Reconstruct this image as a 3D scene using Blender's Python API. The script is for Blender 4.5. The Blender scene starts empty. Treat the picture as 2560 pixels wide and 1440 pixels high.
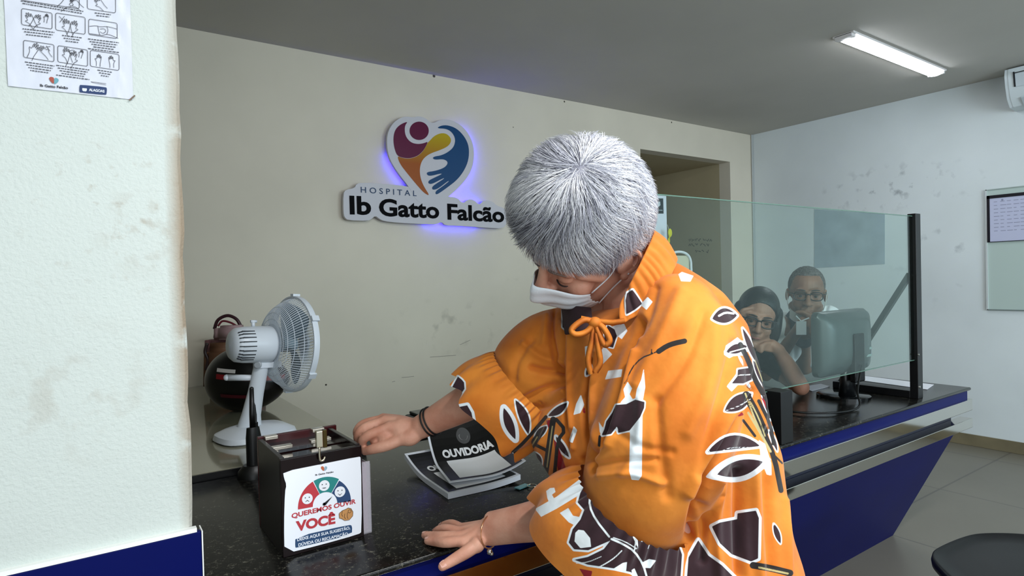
import bpy, bmesh, math, random
import numpy as np
from mathutils import Vector, Matrix
from mathutils.bvhtree import BVHTree

SC = bpy.context.scene
COL = SC.collection

# ---------------------------------------------------------------- camera
F_PX, PITCH, ROLL, AZ, CAM_H = 1527.0, 0.01459, -0.025, math.radians(55.3), 1.32
F0 = np.array([math.cos(AZ), math.sin(AZ), 0.0])
R0 = np.array([math.sin(AZ), -math.cos(AZ), 0.0])
ZZ = np.array([0, 0, 1.0])
FW = F0 * math.cos(PITCH) - ZZ * math.sin(PITCH)
UP0 = F0 * math.sin(PITCH) + ZZ * math.cos(PITCH)
XR = math.cos(ROLL) * R0 + math.sin(ROLL) * UP0
UR = -math.sin(ROLL) * R0 + math.cos(ROLL) * UP0
CAM_O = np.array([0, 0, CAM_H])

cam_data = bpy.data.cameras.new('camera')
cam_data.sensor_width = 36.0
cam_data.lens = F_PX / 2560.0 * 36.0
cam_data.clip_start = 0.05
cam = bpy.data.objects.new('camera', cam_data)
COL.objects.link(cam)
M = Matrix(((XR[0], UR[0], -FW[0], 0), (XR[1], UR[1], -FW[1], 0), (XR[2], UR[2], -FW[2], CAM_H), (0, 0, 0, 1)))
cam.matrix_world = M
SC.camera = cam

SC.view_settings.view_transform = 'Standard'
SC.view_settings.look = 'None'
SC.view_settings.exposure = 0.0
SC.view_settings.gamma = 1.0
SC.view_settings.use_curve_mapping = False

# ---------------------------------------------------------------- world, daylight and added fill lights
world = bpy.data.worlds.new('world')
SC.world = world
world.use_nodes = True
wb = world.node_tree.nodes['Background']
wb.inputs[0].default_value = (0.72, 0.86, 1.0, 1)
wb.inputs[1].default_value = 0.6

def area(name, loc, target, size, size_y, power, color):
    ld = bpy.data.lights.new(name, 'AREA')
    ld.shape = 'RECTANGLE'; ld.size = size; ld.size_y = size_y
    ld.energy = power; ld.color = color
    o = bpy.data.objects.new(name, ld)
    COL.objects.link(o)
    o.location = loc
    o.rotation_euler = (Vector(target) - Vector(loc)).to_track_quat('-Z', 'Y').to_euler()
    return o

# daylight entering through the wide entrance behind the camera
area('entrance_daylight', (0.4, -2.85, 1.7), (1.4, 1.6, 0.9), 4.2, 2.2, 102.0, (0.88, 0.96, 1.0))
# unseen cool area light, added to brighten the right wall
area('right_wall_fill', (3.0, -2.7, 1.7), (5.2, 1.8, 1.3), 1.8, 1.8, 95.0, (0.70, 0.87, 1.0))
# unseen ceiling light near the camera, added for more light from above
area('overhead_fill', (0.9, -0.2, 2.62), (0.9, -0.2, 0.0), 1.25, 0.12, 52.0, (0.97, 0.98, 1.0))

# ---------------------------------------------------------------- measuring helpers
def ray(px, py):
    return FW + XR * ((px - 1280.0) / F_PX) - UR * ((py - 720.0) / F_PX)
def on(px, py, x=None, y=None, z=None):
    i, v = (0, x) if x is not None else ((1, y) if y is not None else (2, z))
    d = ray(px, py)
    return CAM_O + d * ((v - CAM_O[i]) / d[i])
def dep(px, py, d):
    return CAM_O + ray(px, py) * d

# ---------------------------------------------------------------- object helpers
def tag(o, label=None, cat=None, group=None, kind=None):
    if label: o['label'] = label
    if cat: o['category'] = cat
    if group: o['group'] = group
    if kind: o['kind'] = kind
    return o

def thing(name, label, cat, loc=(0, 0, 0), group=None):
    o = bpy.data.objects.new(name, None)
    COL.objects.link(o)
    o.location = loc
    o.empty_display_size = 0.05
    return tag(o, label, cat, group)

def link(name, me, mats, parent=None, smooth=False, auto=None):
    o = bpy.data.objects.new(name, me)
    COL.objects.link(o)
    if not isinstance(mats, (list, tuple)): mats = [mats]
    for m in mats: me.materials.append(m)
    if smooth:
        me.polygons.foreach_set('use_smooth', [True] * len(me.polygons))
        if auto is not None:
            me.set_sharp_from_angle(angle=math.radians(auto))
    if parent is not None:
        o.parent = parent
        pw = Vector((0, 0, 0)); p = parent
        while p is not None:
            pw = pw + p.location; p = p.parent
        o.location = -pw           # geometry is in world coordinates
    return o

class MB:
    """collects geometry in world coordinates"""
    def __init__(s): s.v = []; s.f = []; s.mi = []
    def add(s, vs, fs, mi=0):
        b = len(s.v); s.v += [tuple(float(c) for c in p) for p in vs]
        s.f += [tuple(b + i for i in f) for f in fs]; s.mi += [mi] * len(fs)
        return s
    def box(s, a, b, mi=0, bev=0.0):
        x0, y0, z0 = [min(a[i], b[i]) for i in range(3)]; x1, y1, z1 = [max(a[i], b[i]) for i in range(3)]
        if bev <= 0:
            vs = [(x0, y0, z0), (x1, y0, z0), (x1, y1, z0), (x0, y1, z0), (x0, y0, z1), (x1, y0, z1), (x1, y1, z1), (x0, y1, z1)]
            fs = [(0, 3, 2, 1), (4, 5, 6, 7), (0, 1, 5, 4), (1, 2, 6, 5), (2, 3, 7, 6), (3, 0, 4, 7)]
            return s.add(vs, fs, mi)
        bm = bmesh.new(); bmesh.ops.create_cube(bm, size=1)
        for v in bm.verts:
            v.co = Vector(((x0 + x1) / 2 + v.co.x * (x1 - x0), (y0 + y1) / 2 + v.co.y * (y1 - y0), (z0 + z1) / 2 + v.co.z * (z1 - z0)))
        bmesh.ops.bevel(bm, geom=bm.edges[:], offset=bev, segments=3, affect='EDGES', profile=0.5)
        s.addbm(bm, mi); bm.free(); return s
    def addbm(s, bm, mi=0):
        bm.verts.index_update()
        return s.add([v.co[:] for v in bm.verts], [[v.index for v in f.verts] for f in bm.faces], mi)
    def obox(s, c, ax, ay, az, mi=0):
        """oriented box: centre and three half axes"""
        c, ax, ay, az = map(np.array, (c, ax, ay, az))
        vs = [c + i * ax + j * ay + k * az for k in (-1, 1) for j in (-1, 1) for i in (-1, 1)]
        fs = [(0, 2, 3, 1), (4, 5, 7, 6), (0, 1, 5, 4), (1, 3, 7, 5), (3, 2, 6, 7), (2, 0, 4, 6)]
        return s.add(vs, fs, mi)
    def tube(s, pts, rad, n=10, mi=0, caps=True, flat=None):
        pts = [np.array(p, float) for p in pts]
        if not hasattr(rad, '__len__'): rad = [rad] * len(pts)
        rings = []; prev = None
        for i, p in enumerate(pts):
            t = pts[min(i + 1, len(pts) - 1)] - pts[max(i - 1, 0)]
            t = t / (np.linalg.norm(t) + 1e-9)
            if prev is None:
                a = np.array([0, 0, 1.0]) if abs(t[2]) < 0.9 else np.array([1.0, 0, 0])
            else: a = prev
            u = a - t * (a @ t); u /= (np.linalg.norm(u) + 1e-9); w = np.cross(t, u); prev = u
            rr = rad[i]
            ra, rb = (rr, rr) if not hasattr(rr, '__len__') else rr
            rings.append([p + u * ra * math.cos(2 * math.pi * k / n) + w * rb * math.sin(2 * math.pi * k / n) for k in range(n)])
        vs = [q for r in rings for q in r]; fs = []
        for i in range(len(rings) - 1):
            for k in range(n):
                a = i * n + k; b = i * n + (k + 1) % n
                fs.append((a, b, b + n, a + n))
        if caps:
            fs.append(tuple(range(n - 1, -1, -1))); fs.append(tuple((len(rings) - 1) * n + k for k in range(n)))
        return s.add(vs, fs, mi)
    def lathe(s, o, axis, prof, n=48, mi=0, close=False):
        """prof: list of (distance along axis, radius)"""
        o = np.array(o, float); axis = np.array(axis, float); axis /= np.linalg.norm(axis)
        a = np.array([0, 0, 1.0]) if abs(axis[2]) < 0.9 else np.array([1.0, 0, 0])
        u = a - axis * (a @ axis); u /= np.linalg.norm(u); w = np.cross(axis, u)
        vs = []; fs = []
        for (t, r) in prof:
            for k in range(n):
                th = 2 * math.pi * k / n
                vs.append(o + axis * t + (u * math.cos(th) + w * math.sin(th)) * max(r, 1e-4))
        m = len(prof)
        for i in range(m - 1 if not close else m):
            for k in range(n):
                a0 = i * n + k; b0 = i * n + (k + 1) % n; j = ((i + 1) % m) * n
                fs.append((a0, b0, j + (k + 1) % n, j + k))
        return s.add(vs, fs, mi)
    def sphere(s, c, r, n=16, m=12, mi=0):
        r3 = (r, r, r) if not hasattr(r, '__len__') else r
        c = np.array(c, float); vs = []; fs = []
        for i in range(m + 1):
            ph = math.pi * i / m
            for k in range(n):
                th = 2 * math.pi * k / n
                vs.append(c + np.array([r3[0] * math.sin(ph) * math.cos(th), r3[1] * math.sin(ph) * math.sin(th), r3[2] * math.cos(ph)]))
        for i in range(m):
            for k in range(n):
                fs.append((i * n + k, (i + 1) * n + k, (i + 1) * n + (k + 1) % n, i * n + (k + 1) % n))
        return s.add(vs, fs, mi)
    def extrude(s, pts, d, mi=0):
        """closed planar outline pts, pushed by vector d"""
        pts = [np.array(p, float) for p in pts]; n = len(pts); d = np.array(d, float)
        vs = pts + [p + d for p in pts]
        fs = [tuple(range(n)), tuple(range(2 * n - 1, n - 1, -1))] + [(i, i + n, (i + 1) % n + n, (i + 1) % n) for i in range(n)]
        return s.add(vs, fs, mi)
    def build(s, name, mats, parent=None, smooth=False, auto=None, weld=False, recalc=True):
        me = bpy.data.meshes.new(name)
        me.from_pydata(s.v, [], s.f)
        if any(s.mi): me.polygons.foreach_set('material_index', s.mi)
        me.update()
        if recalc or weld:
            bm = bmesh.new(); bm.from_mesh(me)
            if weld: bmesh.ops.remove_doubles(bm, verts=bm.verts[:], dist=1e-5)
            if recalc: bmesh.ops.recalc_face_normals(bm, faces=bm.faces[:])
            bm.to_mesh(me); bm.free()
        return link(name, me, mats, parent, smooth, auto)

# ---------------------------------------------------------------- materials
def hexc(h, g=1.0):
    h = h.lstrip('#'); c = [int(h[i:i + 2], 16) / 255.0 for i in (0, 2, 4)]
    return tuple((x / 12.92 if x <= 0.04045 else ((x + 0.055) / 1.055) ** 2.4) * g for x in c) + (1.0,)

def mat(name, col, rough=0.5, metal=0.0, noise=0.0, nscale=20.0, bump=0.0, bscale=60.0, spec=0.5, sss=0.0, alpha=1.0, trans=0.0, emit=None, es=0.0, coat=0.0, ior=1.45, col2=None, detail=6):
    m = bpy.data.materials.new(name); m.use_nodes = True
    nt = m.node_tree; b = nt.nodes['Principled BSDF']
    c = hexc(col) if isinstance(col, str) else tuple(col) + ((1.0,) if len(col) == 3 else ())
    b.inputs['Base Color'].default_value = c
    b.inputs['Roughness'].default_value = rough; b.inputs['Metallic'].default_value = metal
    b.inputs['Specular IOR Level'].default_value = spec; b.inputs['IOR'].default_value = ior
    b.inputs['Alpha'].default_value = alpha; b.inputs['Transmission Weight'].default_value = trans
    b.inputs['Coat Weight'].default_value = coat
    if sss: 
        b.inputs['Subsurface Weight'].default_value = sss
        b.inputs['Subsurface Radius'].default_value = (0.012, 0.005, 0.003); b.inputs['Subsurface Scale'].default_value = 0.6
    if emit is not None:
        b.inputs['Emission Color'].default_value = hexc(emit) if isinstance(emit, str) else emit
        b.inputs['Emission Strength'].default_value = es
    tc = nt.nodes.new('ShaderNodeTexCoord')
    if noise > 0:
        n = nt.nodes.new('ShaderNodeTexNoise'); n.inputs['Scale'].default_value = nscale; n.inputs['Detail'].default_value = detail
        nt.links.new(tc.outputs['Object'], n.inputs['Vector'])
        mx = nt.nodes.new('ShaderNodeMix'); mx.data_type = 'RGBA'
        c2 = hexc(col2) if col2 else tuple(x * (1 - noise) for x in c[:3]) + (1,)
        mx.inputs[6].default_value = c; mx.inputs[7].default_value = c2
        rp = nt.nodes.new('ShaderNodeMapRange'); rp.inputs[1].default_value = 0.35; rp.inputs[2].default_value = 0.7
        nt.links.new(n.outputs['Fac'], rp.inputs[0]); nt.links.new(rp.outputs[0], mx.inputs[0])
        nt.links.new(mx.outputs[2], b.inputs['Base Color'])
    if bump > 0:
        n2 = nt.nodes.new('ShaderNodeTexNoise'); n2.inputs['Scale'].default_value = bscale; n2.inputs['Detail'].default_value = 5
        nt.links.new(tc.outputs['Object'], n2.inputs['Vector'])
        bp = nt.nodes.new('ShaderNodeBump'); bp.inputs['Strength'].default_value = bump; bp.inputs['Distance'].default_value = 0.004
        nt.links.new(n2.outputs['Fac'], bp.inputs['Height']); nt.links.new(bp.outputs[0], b.inputs['Normal'])
    return m

def flat(name, col, rough=0.6):
    return mat(name, col, rough)

# ---------------------------------------------------------------- lettering and printed marks
def text_mesh(s, bold=0.0, spacing=1.0):
    cu = bpy.data.curves.new('lettering', 'FONT'); cu.body = s; cu.size = 1.0
    cu.offset = bold; cu.space_character = spacing; cu.resolution_u = 4
    o = bpy.data.objects.new('lettering', cu); COL.objects.link(o)
    bpy.context.view_layer.update()
    dg = bpy.context.evaluated_depsgraph_get()
    me = bpy.data.meshes.new_from_object(o.evaluated_get(dg))
    v = np.zeros(len(me.vertices) * 3); me.vertices.foreach_get('co', v); v = v.reshape(-1, 3)
    fs = [tuple(p.vertices) for p in me.polygons]
    bpy.data.objects.remove(o); bpy.data.curves.remove(cu); bpy.data.meshes.remove(me)
    return v, fs

def put_text(mb, s, p0, p1, h, up, lift=(0, 0, 0), bold=0.0, spacing=1.0, cap=None, mi=0, bend=None):
    """text from p0 to p1 along its baseline; h = height of a capital letter"""
    v, fs = text_mesh(s, bold, spacing)
    x0, x1 = v[:, 0].min(), v[:, 0].max()
    p0, p1, up, lift = (np.array(a, float) for a in (p0, p1, up, lift))
    uu = (p1 - p0) / (x1 - x0); up = up / np.linalg.norm(up)
    P = [p0 + uu * (q[0] - x0) + up * (q[1] / 0.73 * h) + lift for q in v]
    if bend: P = [bend(q) for q in P]
    mb.add(P, fs, mi); return mb

def poly(mb, pts, mi=0):
    mb.add(pts, [tuple(range(len(pts)))], mi); return mb

def stroke(mb, pts, w, nrm, mi=0):
    """a drawn line of width w lying on a plane with normal nrm"""
    pts = [np.array(p, float) for p in pts]; nrm = np.array(nrm, float); L = []; Rr = []
    for i, p in enumerate(pts):
        t = pts[min(i + 1, len(pts) - 1)] - pts[max(i - 1, 0)]; t /= (np.linalg.norm(t) + 1e-9)
        s_ = np.cross(nrm, t) * w / 2; L.append(p + s_); Rr.append(p - s_)
    n = len(pts)
    mb.add(L + Rr, [(i, i + 1, n + i + 1, n + i) for i in range(n - 1)], mi); return mb

def smooth_poly(pts, it=2, closed=True):
    """Chaikin corner cutting"""
    pts = [np.array(p, float) for p in pts]
    for _ in range(it):
        q = []; n = len(pts); rng = range(n) if closed else range(n - 1)
        if not closed: q.append(pts[0])
        for i in rng:
            a, b = pts[i], pts[(i + 1) % n]; q += [a * .75 + b * .25, a * .25 + b * .75]
        if not closed: q.append(pts[-1])
        pts = q
    return pts

def catmull(pts, n=8):
    P = [np.array(p, float) for p in pts]; P = [2 * P[0] - P[1]] + P + [2 * P[-1] - P[-2]]; out = []
    for i in range(1, len(P) - 2):
        for k in range(n):
            t = k / n; a, b, c, d = P[i - 1], P[i], P[i + 1], P[i + 2]
            out.append(0.5 * ((2 * b) + (-a + c) * t + (2 * a - 5 * b + 4 * c - d) * t * t + (-a + 3 * b - 3 * c + d) * t ** 3))
    out.append(P[-2]); return out
# ================================================================ SETTING
XR_W, YB, ZC = 5.35, 3.565, 2.664      # right wall, back wall, ceiling
ZT, YF, YK, XE = 0.78, 1.087, 1.88, 3.26   # counter top height, front edge, back edge, right end

def wall_mat(name, col, dirt, smudges=(), bump=0.12):
    m = mat(name, col, 0.75, noise=0.10, nscale=1.6, bump=bump, bscale=45)
    nt = m.node_tree; b = nt.nodes['Principled BSDF']
    src = b.inputs['Base Color'].links[0].from_socket
    tc = nt.nodes.new('ShaderNodeTexCoord')
    for (c, sx, thr) in smudges:
        # a rubbed-dirt patch: a soft region around c broken up by noise
        mp = nt.nodes.new('ShaderNodeVectorMath'); mp.operation = 'SUBTRACT'; mp.inputs[1].default_value = c
        nt.links.new(tc.outputs['Object'], mp.inputs[0])
        dv = nt.nodes.new('ShaderNodeVectorMath'); dv.operation = 'DIVIDE'; dv.inputs[1].default_value = sx
        nt.links.new(mp.outputs[0], dv.inputs[0])
        ln = nt.nodes.new('ShaderNodeVectorMath'); ln.operation = 'LENGTH'; nt.links.new(dv.outputs[0], ln.inputs[0])
        mr = nt.nodes.new('ShaderNodeMapRange'); mr.inputs[1].default_value = 1.0; mr.inputs[2].default_value = 0.2
        nt.links.new(ln.outputs['Value'], mr.inputs[0])
        ns = nt.nodes.new('ShaderNodeTexNoise'); ns.inputs['Scale'].default_value = thr[1]; ns.inputs['Detail'].default_value = 8
        nt.links.new(tc.outputs['Object'], ns.inputs['Vector'])
        m2 = nt.nodes.new('ShaderNodeMapRange'); m2.inputs[1].default_value = thr[0]; m2.inputs[2].default_value = thr[0] + 0.12
        nt.links.new(ns.outputs['Fac'], m2.inputs[0])
        mu = nt.nodes.new('ShaderNodeMath'); mu.operation = 'MULTIPLY'
        nt.links.new(mr.outputs[0], mu.inputs[0]); nt.links.new(m2.outputs[0], mu.inputs[1])
        mu2 = nt.nodes.new('ShaderNodeMath'); mu2.operation = 'MULTIPLY'; mu2.inputs[1].default_value = thr[2]
        nt.links.new(mu.outputs[0], mu2.inputs[0])
        mx = nt.nodes.new('ShaderNodeMix'); mx.data_type = 'RGBA'; mx.inputs[7].default_value = hexc(dirt)
        nt.links.new(mu2.outputs[0], mx.inputs[0]); nt.links.new(src, mx.inputs[6]); src = mx.outputs[2]
    nt.links.new(src, b.inputs['Base Color'])
    return m

M_back = wall_mat('back_wall_paint', '#dbd3c1', '#6f6a5e', [((2.0, YB, 1.02), (0.55, 1, 0.22), (0.56, 9.0, 0.35)), ((2.75, YB, 1.3), (0.4, 1, 0.25), (0.6, 14.0, 0.2))], bump=0.05)
M_right = wall_mat('right_wall_paint', '#dde4e4', '#5c646c', [((XR_W, 2.3, 1.98), (1, 0.75, 0.22), (0.57, 11.0, 0.55)), ((XR_W, 2.0, 1.45), (1, 0.5, 0.5), (0.64, 7.0, 0.4)), ((XR_W, 2.75, 1.5), (1, 0.3, 0.4), (0.62, 12.0, 0.35))], bump=0.05)
M_ceil = mat('ceiling_paint', '#bcb9b1', 0.85, noise=0.06, nscale=2)
M_pillar = wall_mat('pillar_rough_plaster', '#c9d0ca', '#8d7455', [((0.145, 1.25, 1.35), (0.030, 1, 0.75), (0.30, 16.0, 0.8)), ((-0.02, 1.25, 1.15), (0.15, 1, 0.14), (0.50, 20.0, 0.22)), ((0.03, 1.25, 1.45), (0.2, 1, 0.18), (0.60, 40.0, 0.4)), ((0.08, 1.25, 1.42), (0.08, 1, 0.09), (0.50, 34.0, 0.28))], bump=.6)
M_pillar.node_tree.nodes['Bump'].inputs['Distance'].default_value = .0025
[setattr(n.inputs['Scale'], 'default_value', 190) for n in M_pillar.node_tree.nodes if n.type == 'TEX_NOISE' and abs(n.inputs['Scale'].default_value - 45) < .1]
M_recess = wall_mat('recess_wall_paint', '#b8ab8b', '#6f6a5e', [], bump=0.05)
M_blue = mat('navy_blue_laminate', '#020c50', 0.38, noise=0.15, nscale=3, spec=.12)
M_white = mat('white_plastic', '#dfe3e6', 0.35)

def floor_mat():
    m = mat('floor_tile', '#8f8a7c', 0.35, noise=0.0)
    nt = m.node_tree; b = nt.nodes['Principled BSDF']; tc = nt.nodes.new('ShaderNodeTexCoord')
    br = nt.nodes.new('ShaderNodeTexBrick'); br.offset = 0.0; br.inputs['Scale'].default_value = 1.0
    br.inputs['Brick Width'].default_value = 0.9; br.inputs['Row Height'].default_value = 0.9; br.inputs['Mortar Size'].default_value = 0.006
    br.inputs['Color1'].default_value = hexc('#7c776b'); br.inputs['Color2'].default_value = hexc('#7e796d'); br.inputs['Mortar'].default_value = hexc('#65615a')
    mp = nt.nodes.new('ShaderNodeMapping'); mp.inputs['Location'].default_value = (0.35, 0.25, 0)
    nt.links.new(tc.outputs['Object'], mp.inputs[0]); nt.links.new(mp.outputs[0], br.inputs['Vector'])
    ns = nt.nodes.new('ShaderNodeTexNoise'); ns.inputs['Scale'].default_value = 1.7; ns.inputs['Detail'].default_value = 9
    nt.links.new(tc.outputs['Object'], ns.inputs['Vector'])
    mx = nt.nodes.new('ShaderNodeMix'); mx.data_type = 'RGBA'; mx.blend_type = 'MULTIPLY'; mx.inputs[0].default_value = 0.5
    cr = nt.nodes.new('ShaderNodeMapRange'); cr.inputs[3].default_value = 0.55; cr.inputs[4].default_value = 1.15
    nt.links.new(ns.outputs['Fac'], cr.inputs[0]); nt.links.new(br.outputs['Color'], mx.inputs[6]); nt.links.new(cr.outputs[0], mx.inputs[7])
    nt.links.new(mx.outputs[2], b.inputs['Base Color'])
    return m

def struct(name, mb, m, **k):
    o = mb.build(name, m, **k); o['kind'] = 'structure'; return o

DX0, DX1, DZ = 3.80, 5.005, 2.375      # recess opening in the back wall
struct('floor', MB().box((-2.6, -3, -0.1), (XR_W + .12, 6.0, 0)), floor_mat())
struct('ceiling', MB().box((-2.6, -3, ZC), (XR_W + .12, YB + .12, ZC + 0.1)), M_ceil)
bw = MB()
bw.box((-1.1, YB, 0), (DX0, YB + .12, ZC)); bw.box((DX0, YB, DZ), (DX1, YB + .12, ZC)); bw.box((DX1, YB, 0), (XR_W, YB + .12, ZC))
struct('wall_back', bw, M_back)
struct('wall_right', MB().box((XR_W, -3, 0), (XR_W + .12, YB + .12, ZC)), M_right)
rc = MB()
rc.box((DX1, YB + .12, 0), (DX1 + .1, 5.9, DZ)); rc.box((DX0 - .6, YB + .12, DZ), (DX1 + .1, 5.9, DZ + .08)); rc.box((DX0 - .6, 5.8, 0), (DX1, 5.9, DZ)); rc.box((DX0 - .7, YB + .12, 0), (DX0 - .6, 5.9, DZ))
struct('wall_recess', rc, M_recess)
struct('wall_left', MB().box((-1.2, 1.7, 0), (-1.1, YB + .12, ZC)), M_back)
struct('wall_side', MB().box((-2.7, -3, 0), (-2.6, 1.27, ZC)), M_right)
# rear wall with the wide entrance opening
rw = MB()
rw.box((-2.7, -3.1, 0), (-1.95, -3, ZC)); rw.box((-1.95, -3.1, 2.55), (XR_W + .12, -3, ZC)); rw.box((2.4, -3.1, 0), (3.7, -3, 2.55)); rw.box((5.2, -3.1, 0), (XR_W + .12, -3, 2.55))
struct('wall_rear', rw, M_right)

# the rough plastered pillar on the left with its blue wainscot board
PX, PY = 0.1444, 1.25
pm = MB()
N = 60; rng = random.Random(4); prof = []
jit = [rng.uniform(-.0025, .0025) for _ in range(N + 1)]
for i in range(N + 1):
    z = ZC * i / N; j = jit[i]
    prof.append([(-2.6, PY, z), (PX - .02, PY, z), (PX - .006 + j, PY + .0015, z), (PX + j, PY + .008, z), (PX + j * .5, PY + .03, z), (PX, PY + .45, z), (-2.6, PY + .45, z)])
vs = [p for r in prof for p in r]; k7 = 7
fs = [(i * k7 + k, i * k7 + (k + 1) % k7, (i + 1) * k7 + (k + 1) % k7, (i + 1) * k7 + k) for i in range(N) for k in range(k7)]
pm.add(vs, fs); struct('wall_pillar', pm, M_pillar)
zb = 0.8755
tw = MB(); tw.box((-2.6, PY - .012, 0), (PX + .011, PY + .0, zb), bev=.002)
struct('trim_1', tw, M_blue)
te = MB(); te.box((PX + .0115, PY - .0125, 0), (PX + .0135, PY + .02, zb)); te.box((-2.6, PY - .0125, zb), (PX + .004, PY + .001, zb + .0075))
struct('trim_2', te, mat('wainscot_edge_paint', '#eef0ec', 0.5))
# baseboards
bb = MB(); bb.box((XR_W - .012, -2.9, 0), (XR_W, YB, .085), bev=.003)
M_bb = mat('baseboard_tile', '#7d7359', 0.5, noise=0.35, nscale=5)
struct('baseboard_right', bb, M_bb)
bb = MB(); bb.box((-1.1, YB - .012, 0), (DX0, YB, .085)); bb.box((DX1, YB - .012, 0), (XR_W - .012, YB, .085))
struct('baseboard_back', bb, M_bb)

# nail holes and marks on the back wall
M_hole = flat('nail_hole', '#4a4438'); M_scuff = flat('wall_scuff', '#8f897b')
hm = MB()
for (x, y, r) in ((815, 962, .006), (1085, 190, .010), (1411, 254, .007), (1679, 306, .007), (1283, 318, .004)):
    c = on(x, y, y=YB - .0006); hm.lathe(c, (0, -1, 0), [(0, r), (.0004, r * .8), (.0004, 0)], n=10)
tag(hm.build('wall_mark', M_hole), kind='structure'); hm = MB()
for (a, b) in (((1004, 944), (1035, 941)), ((1075, 893), (1140, 888)), ((980, 955), (988, 953)), ((1150, 862), (1176, 850))):
    stroke(hm, [on(*a, y=YB - .0008), on(*b, y=YB - .0008)], .003, (0, -1, 0))


tag(hm.build('wall_scuff', M_scuff), kind='structure')
# ================================================================ CEILING LAMP, AIR CONDITIONER, WALL BOARD
la = on(2095, 88, z=ZC); lb = on(2350, 175, z=ZC); x0, x1 = la[0], lb[0] + .02; yc = 1.775
lamp = thing('ceiling_light', 'lit white linear tube light fixed on the grey ceiling', 'lamp', ((x0 + x1) / 2, yc, ZC))
hb = MB(); hb.box((x0, yc - .060, ZC - .012), (x1, yc + .060, ZC), bev=.003)
for xa, xb in ((x0, x0 + .045), (x1 - .02, x1)):
    hb.box((xa, yc - .05, ZC - .028), (xb, yc + .05, ZC - .002), bev=.004)
hb.build('housing', mat('lamp_housing', '#d8d4d2', 0.4), lamp)
df = MB(); pr_ = []
for xx in (x0 + .045, x1 - .02):
    pr_.append([(xx, yc + .046 * math.cos(t), ZC - .012 - .022 * math.sin(t)) for t in np.linspace(0, math.pi, 13)])
df.add(pr_[0] + pr_[1], [(i, i + 1, 14 + i, 13 + i) for i in range(12)] + [tuple(range(13)), tuple(range(25, 12, -1)), (0, 13, 25, 12)])
df.build('diffuser', mat('lit_diffuser', '#ffffff', 0.5, emit='#f2f8ff', es=26.0), lamp)

ac = thing('air_conditioner', 'white split air conditioner high on the right wall, cut by the picture edge', 'air conditioner', (5.2, 0.8, 2.4))
ys = [1.50, 0.62]
sec = [(5.34, 2.655), (5.20, 2.66), (5.145, 2.652), (5.135, 2.61), (5.148, 2.54), (5.18, 2.46), (5.23, 2.41), (5.34, 2.40)]
b = MB()
for (ya, yb_) in ((1.50, 1.48), (1.48, .62), (.62, .60)):
    k = .004 if ya - yb_ < .1 else 0
    b.extrude([(x + k, ya, z) for x, z in sec], (0, yb_ - ya, 0))
b.build('body', mat('ac_casing', '#cfd8da', 0.35), ac, smooth=True, auto=30)
b = MB(); b.extrude([(5.133, 1.44, 2.615), (5.129, 1.44, 2.605), (5.146, 1.44, 2.525), (5.15, 1.44, 2.53)], (0, -.8, 0))
b.build('front_panel', mat('ac_panel', '#c4cdd2', 0.25), ac)
b = MB(); b.box((5.127, 1.445, 2.612), (5.135, .66, 2.617)); b.obox((5.138, 1.446, 2.575), (.011, 0, -.048), (0, .004, 0), (.003, 0, .0008))
b.build('panel_seam', flat('ac_seam', '#101418'), ac)
b = MB(); b.obox((5.205, 1.0, 2.425), (.035, 0, -.028), (0, .42, 0), (.002, 0, .003)); b.build('louver', mat('ac_louver', '#b9c2c6', .4), ac)

X = XR_W - .012
def rp(px, py, d=.0): return on(px, py, x=X - d)
tl, bl = on(2462, 475, x=X), on(2468, 775, x=X)
zt, zb_ = tl[2], bl[2]; y1 = bl[1]; y0_ = y1 - .75
board = thing('notice_board', 'glass notice board with an aluminium edge on the right wall, cut by the picture edge', 'notice board', (X, y1, zb_))
b = MB(); b.box((X, y0_, zb_), (XR_W - .0005, y1, zt)); b.build('backing', mat('board_backing', '#b9c9c2', 0.25), board)
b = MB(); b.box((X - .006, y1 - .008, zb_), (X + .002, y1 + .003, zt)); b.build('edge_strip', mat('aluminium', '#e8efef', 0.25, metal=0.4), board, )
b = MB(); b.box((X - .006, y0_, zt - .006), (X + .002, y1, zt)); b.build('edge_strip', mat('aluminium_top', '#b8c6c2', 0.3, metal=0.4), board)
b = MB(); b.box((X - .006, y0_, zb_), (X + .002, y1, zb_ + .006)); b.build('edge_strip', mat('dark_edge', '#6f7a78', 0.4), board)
fr = thing('document_frame', 'black framed typed notice under plastic, on the glass notice board', 'picture frame', (X - .01, y1 - .03, zb_))
fa, fb = on(2466, 490, x=X - .01), on(2471, 606, x=X - .01)
ya, zt2, zb2 = fa[1] - .002, fa[2], fb[2]
b = MB(); b.box((X - .012, ya - .016, zb2), (X - .006, ya, zt2)); b.box((X - .012, ya - .40, zt2 - .022), (X - .006, ya, zt2)); b.box((X - .012, ya - .40, zb2), (X - .006, ya, zb2 + .004)); b.box((X - .012, ya - .42, zb2), (X - .006, ya - .40, zt2))
b.build('frame', flat('black_frame', '#15121a', .4), fr)
b = MB(); b.box((X - .008, ya - .40, zb2 + .004), (X - .0062, ya - .016, zt2 - .022)); b.build('paper', mat('film_paper', '#c3c6de', 0.25, coat=.5), fr)
b = MB(); r_ = random.Random(3)
for i in range(9):
    zz = zt2 - .05 - i * .026
    for j in range(9):
        ll = r_.uniform(.015, .035); yy = ya - .04 - j * .038
        b.box((X - .0085, yy - ll, zz), (X - .0078, yy, zz + .004))
b.lathe((X - .0085, ya - .09, zt2 - .038), (-1, 0, 0), [(0, .007), (.0004, .006), (.0004, 0)], n=10)
b.build('printed_text', flat('faint_print', '#8d90a8'), fr)

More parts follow.
